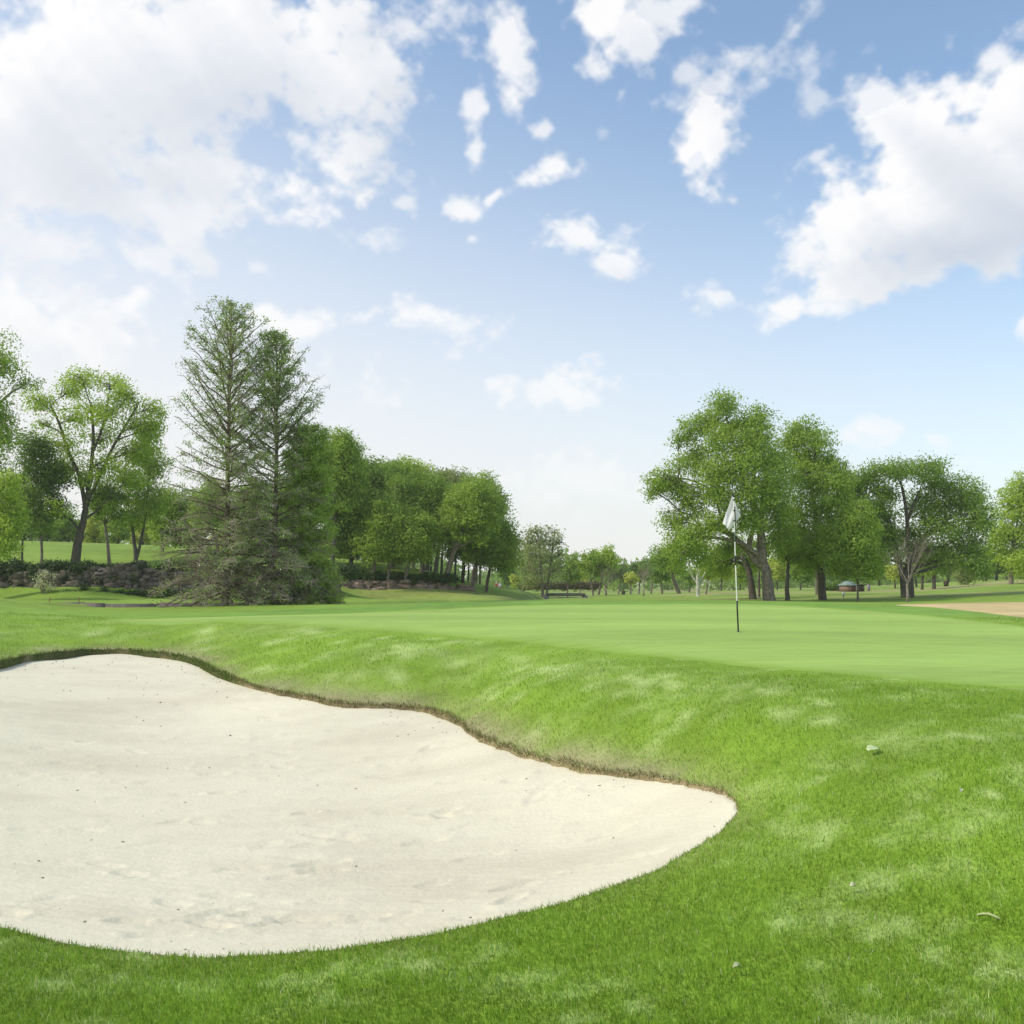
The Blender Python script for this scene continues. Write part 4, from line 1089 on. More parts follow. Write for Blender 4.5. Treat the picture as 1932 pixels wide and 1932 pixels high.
tree('slender dark trunked tree just right of the thickest trunk', 'tree', 1486, 69, [(1486, 1085), (1487, 1060)], 10, crown=(1488, 1030, 38, 42), nb=11, leaf=L_FRESH, bark=M_bark_dark, seed=163)
tree('thin brown trunk squeezed between the two thick ones', 'tree', 1432, 76, [(1432, 1085), (1434, 1050)], 6, crown=(1436, 1035, 22, 26), nb=6, leaf=L_MID, seed=164)
tree('greyer trunk half hidden behind the dense dark trunked tree', 'tree', 1541, 82, [(1541, 1085), (1540, 1050)], 9, crown=(1532, 1045, 40, 34), nb=8, leaf=L_MID, seed=165)
tree('low bushy young tree in front of the brick hut', 'tree', 1618, 66, [(1618, 1105), (1616, 1070)], 5, [(1580,1010,30,26,0),(1612,990,34,26,-20),(1645,1005,28,26,10),(1570,1045,26,24,-10),(1602,1035,36,28,-30),(1638,1045,30,26,-10),(1590,1072,28,18,10),(1625,1078,32,18,-10),(1652,1072,20,20,10),(1620,960,26,20,0,.8)], leaf=L_FRESH, seed=166, dense=1.1)
tree('wide spreading oak with several stems and sky showing through its middle', 'tree', 1711, 73, [(1711, 1100), (1712, 1065)], 22,
     [(1640,900,34,22,10),(1672,892,34,20,-20),(1708,884,38,18,20),(1745,890,40,22,-20),(1778,912,36,24,10),(1812,932,34,24,-20),(1842,948,28,26,10),(1858,985,18,28,0,.8),(1828,980,36,30,-30),(1788,958,40,28,20),(1622,935,28,26,20),(1640,960,34,26,-20),(1618,985,26,24,0),(1648,1000,36,28,10),(1752,935,34,20,30,.7),(1765,1000,40,30,-20),(1815,1025,40,30,0),(1845,1045,26,30,10),(1800,1065,40,20,-20),(1756,1042,36,24,20),(1672,1035,34,26,-10),(1640,1045,32,26,10),(1848,1075,20,18,0,.7),(1682,935,24,18,30,.8),(1726,960,20,18,40,.7),(1680,980,24,20,30,.9),(1735,1005,24,20,40,.9),(1700,1010,26,18,50,.9),(1660,965,26,24,20),(1668,1005,26,22,0),(1732,1032,30,22,30),(1740,975,22,22,0),(1672,925,24,16,0),(1615,915,28,24,0),(1604,955,26,28,10),(1610,1000,26,24,0)],
     leaf=L_MID, bark=M_bark_dark, seed=167, dense=1.0, twigs=10, gap=.41,
     stems=[(13, [(1704, 1135), (1703, 1090), (1695, 1050), (1685, 1010), (1672, 970), (1655, 935)]), (12, [(1719, 1135), (1718, 1090), (1714, 1040), (1712, 990), (1708, 950), (1700, 915)]), (9, [(1716, 1070), (1728, 1035), (1750, 1005), (1785, 985)]), (7, [(1711, 985), (1722, 955), (1735, 925)]), (7, [(1700, 1065), (1680, 1040), (1650, 1020), (1640, 1000)])])
bare_tree('leafless vase shaped young tree beside the tan turf', 1712, 58, 1008, 40, 5, .30, 6, 5.2, m=plain('bark_bare', (.25, .21, .175), .9, .3, 8), fork=.30)
tree('fresh green tree at the right edge on the rise', 'tree', 1907, 95, [(1908, 1075), (1912, 1030)], 10, [(1940,905,26,18),(1925,935,34,26),(1960,930,34,30),(1905,960,28,24),(1945,975,40,34),(1895,1000,28,22),(1930,1020,40,30),(1890,1040,26,22),(1915,1062,36,22),(1880,1018,16,14,0,.8),(1970,1020,40,40),(1955,1070,34,20)], leaf=L_BRIGHT, seed=168, dense=1.0)
for i, (px, Y, cx, cyy, rx, ry, lf, w, lab) in enumerate([
 (1740,104,1745,1060,26,30,L_FRESH,6,'grey leaning trunk behind the spreading oak, nearer its stems'),
 (1762,103,1768,1052,32,34,L_MID,8,'grey leaning trunk behind the spreading oak, farther right'),
 (1730,118,1728,1072,20,20,L_MID,5,'pinkish trunk seen between the oak stems'),
 (1690,116,1690,1080,20,18,L_YELLOW,4,'bright yellow green small tree glowing beside the oak stems'),
 (1862,128,1860,1062,28,26,L_MID,5,'dark trunk on the rise, first of the far right row'),
 (1881,130,1884,1058,28,28,L_DARK,6,'dark trunk on the rise, second of the far right row'),
 (1900,134,1902,1060,24,26,L_MID,4,'dark trunk on the rise, third of the far right row'),
 (1925,126,1930,1060,28,26,L_MID,5,'dark trunk on the rise at the picture edge'),
 (1790,150,1792,1070,34,22,L_DARK,5,'dark far tree behind the bin on the rise'),
 (1660,150,1662,1078,32,20,L_DARK,5,'dark far tree behind the lilac post'),
 (1575,140,1578,1082,34,20,L_DARK,4,'dark far tree left of the brick hut')]):
    k = Y / S; pyb = HOR - (hz((px - 966) * k, Y) - CZ) / k
    tree(lab, 'tree', px, Y, [((px + cx) / 2 - 2, (pyb + cyy) / 2), (cx, cyy + ry * .2)], w, crown=(cx, cyy, rx, ry), nb=9, leaf=lf, seed=180 + i, bark=M_bark_dark, twigs=5, group='trees beyond the oak on the right')

# far wood closing the view, one uncountable mass
def far_wood():
    g = np.random.default_rng(77); C = []
    for i in range(900):
        Y = g.uniform(250, 420); px = g.uniform(-1300, 3200); X = (px - 966) / S * Y
        lf_ = 1 - float(sstep(700, 930, np.array(float(px))))
        h = g.uniform(5, 9.5) * (1 + .25 * math.sin(px * .013)) + lf_ * g.uniform(4, 9) + g.uniform(0, 3) * (960 < px < 1600)
        zb = 4.5 * lf_
        r = g.uniform(2.2, 4.2); n = 34
        d = g.normal(0, 1, (n, 3)); d /= np.linalg.norm(d, axis=1, keepdims=True)
        C.append(np.array([X, Y, zb - 1.5 + h * .5]) + d * g.random((n, 1)) ** .4 * np.array([r, r, h * .5]))
    C = np.vstack(C)
    V, ti = leaf_cloud(g, C, np.full(len(C), .8), 6, .62)
    o = build('treeline', V, quads(len(V) // 4), L_MID, None, {'tint': ('POINT', ti)})
    tag(o, 'far wood of mixed green trees closing the view', kind='stuff')
far_wood()

# --- shrubs and hedges
def bush(name, label, cat, blobs, Y, leaf, size, dense=1.0, seed=0, px=None, stem=None, group=None, gap=.3, zoff=0):
    g = np.random.default_rng(seed + 700); k = Y / S
    px = px if px is not None else blobs[0][0]; X = (px - 966) * k; zb = hz(X, Y)
    t = thing(name, (X, Y, zb), label, cat, group)
    Vs, ts = [], []; ac = Acc()
    for b in blobs:
        c = np.array([(b[0] - px) * k, (b[4] if len(b) > 4 else 0), CZ + (HOR - b[1]) * k - zb]); rx, rz = b[2] * k, b[3] * k
        leaf_px = (size / k / 1.887) ** 2 * 1.04; n = max(4, int(6.0 * dense * b[2] * b[3] * .88 / leaf_px / 10))
        d = g.normal(0, 1, (n, 3)); d /= np.linalg.norm(d, axis=1, keepdims=True)
        C = c + d * g.random((n, 1)) ** .4 * np.array([rx, min(rx, .9), rz])
        C = C[vnoise(C * 2.2, seed) > gap]
        if len(C):
            V, ti = leaf_cloud(g, C, np.full(len(C), .10 + .06 * rx), 10, size, .6, c); Vs.append(V); ts.append(ti)
        if stem:
            q = curve((0, 0, 0), c + np.array([0, 0, rz * .4]), .1, g, 6, .08); ac.tube(q, np.linspace(.03, .01, 6), 5, False)
    if stem: ac.done('stem', stem, t)
    V = np.concatenate(Vs)
    build('crown' if stem else 'foliage', V, quads(len(V) // 4), leaf, t, {'tint': ('POINT', np.concatenate(ts))})
    return t
bush('flowering_shrub', 'small tree in white blossom standing before the rock wall', 'shrub', [(80,1083,14,6),(66,1092,11,5),(94,1094,12,5),(80,1095,16,6),(70,1104,12,5),(90,1106,14,6),(81,1076,7,5),(100,1088,7,4),(84,1112,12,4)], 62.6, L_WHITE, .05, .30, 1, 81, M_bark, gap=.42)
g_ = np.random.default_rng(3)
iv = [(x + g_.uniform(-5, 5), 1072 + g_.uniform(-8, 10) + (4 if x > 60 else 0), g_.uniform(14, 20), g_.uniform(11, 16), g_.uniform(-.25, .6)) for x in range(-110, 660, 13)]
iv += [(x, 1092 + g_.uniform(-4, 6), 9, 9, -.2) for x in (-60, -30, 8, 40, 60, 98, 128, 150, 160, 205, 222, 236, 265, 280, 300, 330, 345, 380, 410, 440, 470, 500, 530, 555, 580, 610)]
iv += [(x + g_.uniform(-6, 6), 1091 + g_.uniform(-5, 8), g_.uniform(8, 14), g_.uniform(5, 9), g_.uniform(-.5, -.2)) for x in range(-100, 640, 24)]
iv += [(x, 1104 + g_.uniform(-5, 5), 12, 9, -.4) for x in (-80, 150, 268, 290, 315, 350, 372, 395, 425, 455, 490, 520, 540, 570, 600, 625)]
bush('ivy_hedge', 'dark green ivy spilling over the top of the rock wall', 'hedge', iv, 64.95, L_IVY, .07, 1.5, 2, 60, gap=.18)
bush('creeping_ivy', 'low ivy growing along the foot of the rock wall', 'ivy', [(x, 1119 + (x % 3), 12, 4, -.1) for x in range(110, 640, 11)] + [(160, 1108, 9, 6), (196, 1112, 8, 4)], 63.2, L_IVY, .06, 1.1, 3, 180, gap=.25)
iv2 = [(x, 1086 + (x - 640) * .035 + g_.uniform(-4, 4), 13, 8, g_.uniform(0, .6)) for x in range(640, 860, 12)]
bush('bank_undergrowth', 'dark undergrowth along the top of the rock face below the grove', 'undergrowth', iv2, 78.0, L_IVY, .08, 1.2, 4, 740, gap=.25)
bush('clipped_hedge', 'brown green clipped hedge beyond the foot bridge', 'hedge', [(x, 1105, 10, 8, 0) for x in range(985, 1130, 9)], 150, leaf_mat('leaf_brown', ((.09, .085, .055), (.15, .135, .085), (.21, .19, .12))), .12, 1.1, 5, 1050, gap=.2)
bush('flowering_shrub', 'pale cream flowering bush on the rise right of the oak', 'shrub', [(1812,1082,13,12),(1828,1086,13,11),(1820,1094,16,8)], 112, L_GREY, .09, 1.1, 6, 1820, M_bark)
bush('round_bush', 'dark rounded bush left of the brick hut', 'shrub', [(1562,1108,14,9),(1578,1106,12,10)], 112, L_DARK, .09, 1.2, 7, 1570, gap=.2)
#@@OBJ_BEGIN
# ------------------------------------------------------------------ walls, bridge, hut and small things
def stone_wall(name, label, runs, col, seed):
    """runs: (px0, px1, Y0, Y1, z0 base, [heights])"""
    g = np.random.default_rng(seed); acc = Acc(); root = None
    for (p0, p1, Y0, Y1, hts) in runs:
        n = int(abs(p1 - p0) / 13)
        for i in range(n):
            t = (i + .5) / n; px = p0 + (p1 - p0) * t; Y = Y0 + (Y1 - Y0) * t; X = (px - 966) / S * Y; zb = hz(X, Y - .6) - .1
            H = np.interp(t, np.linspace(0, 1, len(hts)), hts); z = zb
            if root is None: root = np.array([X, Y, zb])
            wid = abs(p1 - p0) / n / S * Y
            while z < zb + H:
                h = min(g.uniform(.22, .55), zb + H - z + .1); w_ = wid * g.uniform(.9, 2.0)
                V = []
                # a weathered block: a rounded, jittered box with a midline
                c = np.array([X + g.uniform(-.12, .12), Y + g.uniform(-.05, .28) + (z - zb) * .25, z + h / 2])
                s_ = np.array([w_ / 2, g.uniform(.3, .5), h / 2])
                for zz in (-1, -.55, .1, .6, 1):
                    sh = 1 - .16 * abs(zz) ** 3
                    for k in range(10):
                        a = 2 * math.pi * k / 10; cx_, sy_ = math.cos(a), math.sin(a)
                        q = (abs(cx_) ** 5 + abs(sy_) ** 5) ** (-1 / 5)
                        V.append(c + s_ * np.array([cx_ * q * sh, sy_ * q * sh, zz]) + g.normal(0, .045, 3))
                F = [(r * 10 + k, r * 10 + (k + 1) % 10, r * 10 + 10 + (k + 1) % 10, r * 10 + 10 + k) for r in range(4) for k in range(10)]
                V.append(c + [0, 0, s_[2]]); F3 = [(40 + k, 40 + (k + 1) % 10, 50) for k in range(10)]
                acc.add(np.array(V), F, F3); z += h * .92
    o = acc.done(name, plain(name + '_stone', col, .9, .42, 2.2, .7))
    return tag(o, label, 'wall')
stone_wall('rock_wall', 'weathered brown rock wall under the ivy at the left', [(-90, 96, 64.6, 64.5, [1.15, 1.2, 1.15]), (100, 150, 64.3, 64.4, [1.0, 1.1, .8]), (155, 262, 64.6, 64.2, [1.35, 1.25, 1.6, 2.0]), (266, 640, 64.2, 64.0, [1.6, 1.1, 1.4, 1.1])], (.150, .125, .100), 1)
stone_wall('rock_face', 'broken reddish rock ledge below the wooded bank', [(645, 700, 77.6, 77.8, [1.0, .9]), (704, 800, 77.8, 78, [.75, .85, .7]), (806, 850, 78.2, 78.4, [.75, .5]), (862, 896, 79, 79.4, [.5, .25])], (.25, .185, .15), 2)

M_conc = plain('creek_concrete', (.155, .135, .12), .9, .3, 5, .5)
def run_wall(pts, zt, zb_, th):
    a = Acc(); P = np.array(pts)
    for (x0, y0), (x1, y1) in zip(P[:-1], P[1:]):
        L = math.hypot(x1 - x0, y1 - y0); n = max(1, int(L / 1.2))
        for i in range(n):
            t = (i + .5) / n
            a.box((x0 + (x1 - x0) * t, y0 + (y1 - y0) * t, (zt + zb_) / 2 + rng.normal(0, .012)), (L / n - .006, th, zt - zb_), math.atan2(y1 - y0, x1 - x0))
    return a
cw1 = run_wall([U(85, 48.0, 0)[:2], U(193, 45.6, 0)[:2]], -.03, -1.5, .3)
tag(cw1.done('creek_wall', M_conc), 'dark concrete creek wall running in from the left mound', 'wall')
cw2 = run_wall([U(197, 46.3, 0)[:2], U(300, 46.6, 0)[:2], U(470, 47.2, 0)[:2]], -.06, -1.5, .3)
tag(cw2.done('creek_wall', M_conc), 'low concrete creek wall running behind the cypress trunks', 'wall')

# little red hazard stakes on the far bank
for px, lab in ((94, 'red stake at the left end of the creek wall'), (149, 'red stake farther along the creek wall, on its grass')):
    x, y, _ = U(px, 49, 0); z = hz(x, y)
    t = thing('hazard_stake', (x, y, z), lab, 'stake', 'red stakes along the creek')
    a = Acc(); a.tube([(0, 0, -.1), (0, 0, .18)], .022, 8); a.done('shaft', plain('stake_red', (.28, .09, .06)), t)
    a = Acc(); a.lathe([(.022, .18), (.026, .185), (.024, .22), (.0, .23)], sides=10); a.done('cap', plain('stake_cap', (.2, .05, .04)), t)

# foot bridge over the creek
bx, by, _ = U(1067, 98, 0); zd = CZ - 18.5 * 98 / S
t = thing('foot_bridge', (bx, by, zd - .2), 'low dark foot bridge crossing the creek in the distance', 'bridge')
k = 98 / S
a = Acc()
for i in range(24): a.box(((-36 + 72 * (i + .5) / 24) * k, 0, .14), (72 / 24 * k - .015, 1.8, .06), 0, .003)
a.done('deck', plain('bridge_timber', (.20, .175, .15), .9, .3, 4), t)
for s in (-1, 1):
    a = Acc(); a.box((0, s * .85, .03), (72 * k, .14, .22)); a.done('beam', plain('bridge_beam', (.20, .18, .155)), t)
for s in (-1, 1):
    a = Acc(); a.box((s * 36.5 * k, 0, -.42), (.4, 1.7, .82), 0, .02); a.done('abutment', plain('bridge_stone', (.34, .31, .26), .9, .3, 4, .4), t)
a = Acc(); gq = np.random.default_rng(4)
for i in range(11):
    px = 1058 + i * 4.6; x, y, _ = U(px, 70 + i * .4, 0)
    a.box((x, y, hz(x, y) + .05), (.16, .3, .18), gq.uniform(-.3, .3), .02)
tag(a.done('stone_edging', plain('edging_stone', (.26, .21, .18), .9, .3, 6, .4)), 'row of low stones edging the creek before the bridge', 'edging')

# brick hut with a green roof
k = 108 / S; hx, hy, _ = U(1608, 108, 0); z0 = hz(hx, hy)
t = thing('brick_hut', (hx, hy, z0), 'small red brick hut with a green roof beyond the bushy tree', 'hut', rz=.12)
W2, D2, Hh = 38 * k / 2, .95, 12.5 * k
M_brick, ntb, pb = mat('hut_brick')
br = ntb.nodes.new('ShaderNodeTexBrick'); br.inputs['Scale'].default_value = 4.5
br.inputs['Color1'].default_value = (.27, .145, .105, 1); br.inputs['Color2'].default_value = (.20, .105, .08, 1); br.inputs['Mortar'].default_value = (.36, .30, .26, 1)
tcb = ntb.nodes.new('ShaderNodeTexCoord'); ntb.links.new(tcb.outputs['Object'], br.inputs['Vector']); ntb.links.new(br.outputs['Color'], pb.inputs['Base Color']); pb.inputs['Roughness'].default_value = .9
a = Acc(); a.box((-W2 * .52, 0, Hh / 2), (W2 * .92, D2 * 2, Hh)); a.done('wall', M_brick, t)
a = Acc(); a.box((W2 * .55, .1, Hh / 2), (W2 * .8, D2 * 1.7, Hh)); a.done('wall', plain('hut_shaded_wall', (.085, .065, .06), .9, .3, 5), t)  # right part coloured dark for the shade away from the sun
a = Acc(); a.box((W2 * .035, -D2 * .98, Hh * .55), (W2 * .17, .14, Hh * 1.1)); a.done('post', plain('hut_post', (.42, .40, .38)), t)
a = Acc(); a.box((-W2 * .30, -D2 - .02, Hh * .42), (W2 * .40, .05, Hh * .84)); dr = a.done('door', plain('hut_door', (.10, .045, .04)), t)
a = Acc(); a.lathe([(.0, 0), (.02, .01), (.02, .03), (0, .04)], (-W2 * .15, -D2 - .07, Hh * .42), 8); a.done('handle', plain('hut_handle', (.4, .38, .35), .4, metal=1), dr)
x0, x1, y0, y1, zr = -W2 * 1.10, W2 * .06, -D2 * 1.12, D2 * 1.12, Hh
rv = np.array([(x0, y0, zr), (x1, y0, zr), (x1, y1, zr), (x0, y1, zr), (x0 + .38, 0, zr + .42), (x1 - .2, 0, zr + .42), (x0, y0, zr - .07), (x1, y0, zr - .07), (x1, y1, zr - .07), (x0, y1, zr - .07)])
build('roof', rv, [np.array([(0, 1, 5, 4), (2, 3, 4, 5), (6, 7, 1, 0), (7, 8, 2, 1), (8, 9, 3, 2), (9, 6, 0, 3), (9, 8, 7, 6)]), np.array([(1, 2, 5), (3, 0, 4)])], plain('hut_roof', (.20, .27, .23), .6, .2, 5), t)
a = Acc(); a.box((W2 * .62, .1, Hh + .05), (W2 * 1.0, D2 * 2, .09)); a.done('roof', plain('hut_lean_roof', (.07, .075, .075)), t)

# lilac post right of the hut
x, y, _ = U(1639, 110, 0); t = thing('gate_post', (x, y, hz(x, y)), 'square lilac grey post right of the brick hut', 'post')
a = Acc(); a.box((0, 0, .35), (.26, .26, .86)); a.done('shaft', plain('post_lilac', (.27, .22, .28)), t)
a = Acc(); a.box((0, 0, .82), (.34, .34, .08)); a.done('cap', plain('post_cap', (.22, .18, .24)), t)
# tee sign on a stake in front of the hut
x, y, _ = U(1591, 52, 0); t = thing('marker_sign', (x, y, hz(x, y)), 'little grey sign on a thin stake behind the green', 'sign')
a = Acc(); a.tube([(0, 0, -.1), (0, 0, .36)], .014, 8); a.done('stake', plain('sign_stake', (.12, .13, .10)), t)
a = Acc(); a.box((0, 0, .42), (.13, .025, .20)); a.done('panel', plain('sign_panel', (.36, .38, .36)), t)
a = Acc(); a.box((0, -.02, .32), (.09, .03, .07)); a.done('bracket', plain('sign_bracket', (.12, .12, .13)), t)
# litter bins
for px, Y, lab, hgt in ((1176, 140, 'dark litter bin on the far fairway left of the yellow green tree', .42), (1785, 112, 'dark litter bin on the rise under the oak', .5)):
    x, y, _ = U(px, Y, 0); t = thing('litter_bin', (x, y, hz(x, y)), lab, 'bin', 'litter bins out on the course')
    a = Acc(); a.lathe([(0, 0), (.24, 0), (.28, hgt), (.26, hgt), (.0, hgt - .05)], sides=16); a.done('drum', plain('bin_dark', (.045, .035, .03)), t)
    a = Acc(); a.lathe([(.30, hgt + .01), (.31, hgt + .05), (.2, hgt + .12), (0, hgt + .15)], sides=16); a.done('lid', plain('bin_lid', (.10, .05, .035)), t)

# two walkers far off
def person(px, Y, label, shirt, trousers, hair, seed, stride):
    x, y, _ = U(px, Y, 0); t0 = (x, y, hz(x, y))
    def skin(name, verts, edges, radii, m, parent, sub=1):
        me = bpy.data.meshes.new(name); me.from_pydata(verts, edges, []); o = bpy.data.objects.new(name, me); COL.objects.link(o)
        o.modifiers.new('skin', 'SKIN'); sv = me.skin_vertices[0].data
        for i, r in enumerate(radii): sv[i].radius = (r, r * .85)
        sv[0].use_root = True
        s_ = o.modifiers.new('sub', 'SUBSURF'); s_.levels = sub; s_.render_levels = sub
        me.materials.append(m)
        if parent: o.parent = parent
        return o
    S_ = stride
    V = [(0, 0, .95), (0, 0, 1.15), (0, 0, 1.36), (0, 0, 1.50), (0, -.01, 1.58), (0, -.02, 1.66), (0, -.01, 1.74),
         (.19, 0, 1.40), (.25, .06 * S_, 1.14), (.23, -.12, .92), (.23, -.15, .84), (-.19, 0, 1.40), (-.25, -.06 * S_, 1.14), (-.23, -.16, .94), (-.23, -.19, .86),
         (.10, 0, .90), (.11, -.10 * S_, .50), (.11, -.06 * S_, .08), (.11, -.17 * S_, .04), (-.10, 0, .90), (-.11, .08 * S_, .50), (-.11, .22 * S_, .10), (-.11, .12 * S_, .04)]
    E = [(0, 1), (1, 2), (2, 3), (3, 4), (4, 5), (5, 6), (2, 7), (7, 8), (8, 9), (9, 10), (2, 11), (11, 12), (12, 13), (13, 14), (0, 15), (15, 16), (16, 17), (17, 18), (0, 19), (19, 20), (20, 21), (21, 22)]
    rd = [.14, .13, .15, .06, .07, .10, .07, .07, .05, .04, .035, .07, .05, .04, .035, .10, .07, .05, .04, .10, .07, .05, .04]
    b = skin('person', V, E, rd, plain('skin_tone', (.45, .27, .19), .6), None)
    b.location = t0; tag(b, label, 'person', 'golfers walking far off')
    skin('shirt', [V[0], V[1], V[2], (0, 0, 1.44), V[7], (.24, .04 * S_, 1.2), V[11], (-.24, -.04 * S_, 1.2)], [(0, 1), (1, 2), (2, 3), (2, 4), (4, 5), (2, 6), (6, 7)], [.165, .155, .17, .09, .09, .075, .09, .075], shirt, b)
    skin('trousers', [V[0], V[15], V[16], (.11, -.06 * S_, .16), V[19], V[20], (-.11, .2 * S_, .18)], [(0, 1), (1, 2), (2, 3), (0, 4), (4, 5), (5, 6)], [.16, .12, .085, .075, .12, .085, .075], trousers, b)
    skin('cap', [(0, .01, 1.72), (0, .0, 1.79), (0, -.13, 1.735)], [(0, 1), (0, 2)], [.115, .07, .04], hair, b)
person(936.5, 178, 'person in a red shirt and dark trousers walking far off', plain('shirt_red', (.45, .06, .07)), plain('trousers_dark', (.05, .05, .06)), plain('cap_white', (.7, .68, .66)), 1, 1.0)
person(943.5, 182, 'person in a pale grey shirt following the one in red', plain('shirt_pale', (.55, .57, .62)), plain('trousers_grey', (.20, .19, .2)), plain('cap_grey', (.4, .4, .42)), 2, -.8)

# flagstick with its hanging white flag
FY = 15.8; k = FY / S
fx, fy = (1393.5 - 966) * k, FY; fz = hz(fx, fy)
t = thing('flagstick', (fx, fy, fz), 'banded black and white flagstick with a limp white flag on the green', 'flagstick')
def fl(px, py, dy=0): return np.array([(px - 1393.5) * k, dy, CZ + (HOR - py) * k - fz])
M_pw = plain('pole_white', (.74, .74, .70), .4, spec=.4); M_pb = plain('pole_black', (.018, .020, .018), .4, spec=.4); M_pg = plain('pole_green', (.06, .11, .07), .5)
base, top = fl(1393.6, 1206), fl(1384.2, 932)
def at(py): 
    f = (1206 - py) / (1206 - 932.); p = base + (top - base) * f
    return p + np.array([-.9 * k * math.sin(f * math.pi), 0, 0])
a = Acc(); a.tube([base + [0, 0, -.12]] + [at(y) for y in np.linspace(1204, 934, 16)], np.linspace(.0115, .0085, 17), 12); pole = a.done('pole', M_pw, t, smooth=True)
for y0, y1, m_, nm in ((1206, 1133.5, M_pb, 'band'), (1066.5, 1048.5, M_pb, 'band'), (1022, 1005, M_pg, 'band'), (938, 932, M_pb, 'tip')):
    a = Acc(); a.tube([at(y) for y in np.linspace(y0, y1, 6)], .0128, 12); a.done(nm, m_, t, smooth=True)
# flag outline in its own plane, draped
A_, B_, C_, D_ = np.array((1382.4, 935.)), np.array((1365.0, 988.)), np.array((1376.2, 1001.)), np.array((1397.8, 973.))
n = 22; Vg = []
for i in range(n + 1):
    for j in range(n + 1):
        u_, v_ = i / n, j / n
        p = A_ * (1 - u_) * (1 - v_) + D_ * u_ * (1 - v_) + C_ * u_ * v_ + B_ * (1 - u_) * v_
        p = p + np.array([-2.0, 1.5]) * math.sin(v_ * math.pi) * (1 - u_) * .4 + np.array([1.2, -1.2]) * math.sin(v_ * math.pi) * u_ * .5
        if v_ < .12: p = p + np.array([.9, 0]) * (0)
        dy = .028 + .030 * math.sin(u_ * 5.0 + v_ * 2.2) * (.25 + v_) * .8 + .014 * math.sin(u_ * 11 - v_ * 4)
        Vg.append(fl(p[0], p[1], dy))
Fg = np.array([(i * (n + 1) + j, (i + 1) * (n + 1) + j, (i + 1) * (n + 1) + j + 1, i * (n + 1) + j + 1) for i in range(n) for j in range(n)])
mf, ntf, pf = mat('flag_cloth'); pf.inputs['Base Color'].default_value = (.92, .90, .93, 1); pf.inputs['Roughness'].default_value = .8; pf.inputs['Specular IOR Level'].default_value = .15
trf = ntf.nodes.new('ShaderNodeBsdfTranslucent'); trf.inputs['Color'].default_value = (.92, .89, .93, 1)
mxf = ntf.nodes.new('ShaderNodeMixShader'); mxf.inputs[0].default_value = .5; ntf.links.new(pf.outputs[0], mxf.inputs[1]); ntf.links.new(trf.outputs[0], mxf.inputs[2]); ntf.links.new(mxf.outputs[0], ntf.nodes['Material Output'].inputs[0])
flag = build('flag', np.array(Vg), Fg, mf, t, None, True)
sol = flag.modifiers.new('thick', 'SOLIDIFY'); sol.thickness = .003
# swivel rod and clips that hold the flag to the stick
a = Acc(); a.tube([at(956) + [.010, -.013, 0], at(985.5) + [.012, -.013, 0]], .0075, 8); a.done('swivel_rod', M_pb, flag)
for y in (943, 963.3, 982.5):
    a = Acc(); P_ = at(y); a.tube([P_ + [-.016, -.012, 0], P_ + [.018, -.014, 0]], .0105, 8); a.done('clip', M_pb, flag)
# the hole it stands in
t = thing('golf_hole', (fx, fy, fz), 'dark disc painting the shade inside the hole at the foot of the flagstick', 'hole')
a = Acc(); a.lathe([(.0545, .004), (.057, .0055), (.0575, .0045), (.0545, -.01)], sides=32); a.done('rim', plain('cup_rim', (.30, .34, .24)), t)
a = Acc(); a.lathe([(.0, .0042), (.054, .0042)], sides=32); a.done('shade_disc', plain('hole_shade', (.02, .025, .015)), t)  # flat dark disc over the turf stands in for shade inside the hole

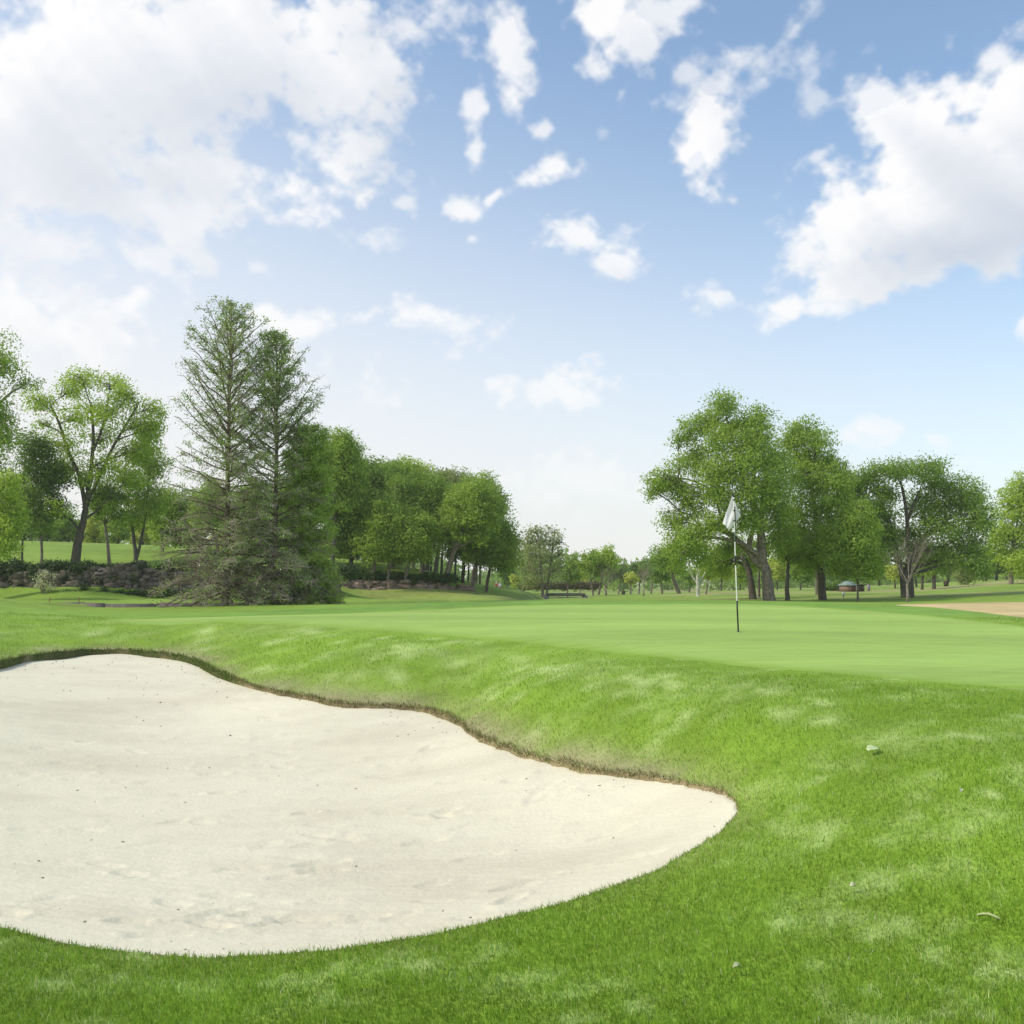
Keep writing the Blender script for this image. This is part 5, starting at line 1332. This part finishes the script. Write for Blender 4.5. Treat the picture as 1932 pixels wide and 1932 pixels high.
# fallen leaves and bits on the near bank
def ground_pt(px, py):
    z = -.4
    for _ in range(12):
        x, y, _z = G(px, py, z); z = .5 * z + .5 * hz(x, y)
    return x, y, hz(x, y)
def leaf(name, label, px, py, L, Wd, rz, tilt, col, cat='leaf', group=None, lift=.03):
    x, y, z = ground_pt(px, py); g = np.random.default_rng(int(px)); nu, nv = 9, 5; V = []
    for i in range(nu):
        t_ = i / (nu - 1); w = Wd / 2 * math.sin(math.pi * min(.98, t_ * .9 + .07)) ** .7 * (1 + .12 * (-1) ** i)
        for j in range(nv):
            s = j / (nv - 1) * 2 - 1
            V.append(((t_ - .5) * L, s * w, .010 * abs(s) + .012 * math.sin(t_ * 3.2) + g.normal(0, .0012)))
    V = np.array(V); c, s_ = math.cos(tilt), math.sin(tilt)
    V = np.column_stack([V[:, 0], V[:, 1] * c - V[:, 2] * s_, V[:, 1] * s_ + V[:, 2] * c])
    V = np.vstack([V]); F = [(i * nv + j, (i + 1) * nv + j, (i + 1) * nv + j + 1, i * nv + j + 1) for i in range(nu - 1) for j in range(nv - 1)]
    o = build(name, V, np.array(F), plain('dry_leaf', col, .95, .2, 30, spec=.03), None, None, True)
    sm = o.modifiers.new('thick', 'SOLIDIFY'); sm.thickness = .0012
    o.location = (x, y, z + lift); o.rotation_euler = (0, 0, rz)
    return tag(o, label, cat, group)
leaf('fallen_leaf', 'broad pale green fallen leaf lying alone on the bank', 1648, 1423, .105, .065, .5, .22, (.56, .66, .34), lift=.026)
leaf('fallen_leaf', 'small pale curled leaf near the bottom middle of the rough', 1390, 2058 * .8944, .035, .02, .3, .3, (.5, .55, .32))
leaf('fallen_leaf', 'small whitish leaf halfway down the right side of the rough', 2025 * .8944, 1682 * .8944, .03, .018, 1.2, .4, (.62, .62, .45))
leaf('fallen_leaf', 'thin straw coloured leaf lying in the lower right rough', 2085 * .8944, 1947 * .8944, .09, .007, -.6, .2, (.50, .56, .28), lift=.02)
leaf('fallen_leaf', 'pale scrap of leaf in the rough right of the bunker tip', 1798 * .8944, 1885 * .8944, .03, .02, .2, .4, (.6, .62, .4))

# thin summer air between the camera and the far trees
def haze():
    z0, z1 = -7.0, 42.0
    V = np.array([(x, y, z) for z in (z0, z1) for x, y in ((-720, -80), (720, -80), (720, 660), (-720, 660))], float)
    F = np.array([(3, 2, 1, 0), (4, 5, 6, 7), (0, 1, 5, 4), (1, 2, 6, 5), (2, 3, 7, 6), (3, 0, 4, 7)])
    m = bpy.data.materials.new('haze_air'); m.use_nodes = True; nt = m.node_tree; nt.nodes.clear()
    o_ = nt.nodes.new('ShaderNodeOutputMaterial'); v = nt.nodes.new('ShaderNodeVolumePrincipled')
    v.inputs['Color'].default_value = (.98, .985, 1.0, 1); v.inputs['Density'].default_value = .00035; v.inputs['Anisotropy'].default_value = .35
    nt.links.new(v.outputs[0], o_.inputs['Volume'])
    tag(build('haze', V, F, m), kind='stuff')
haze()
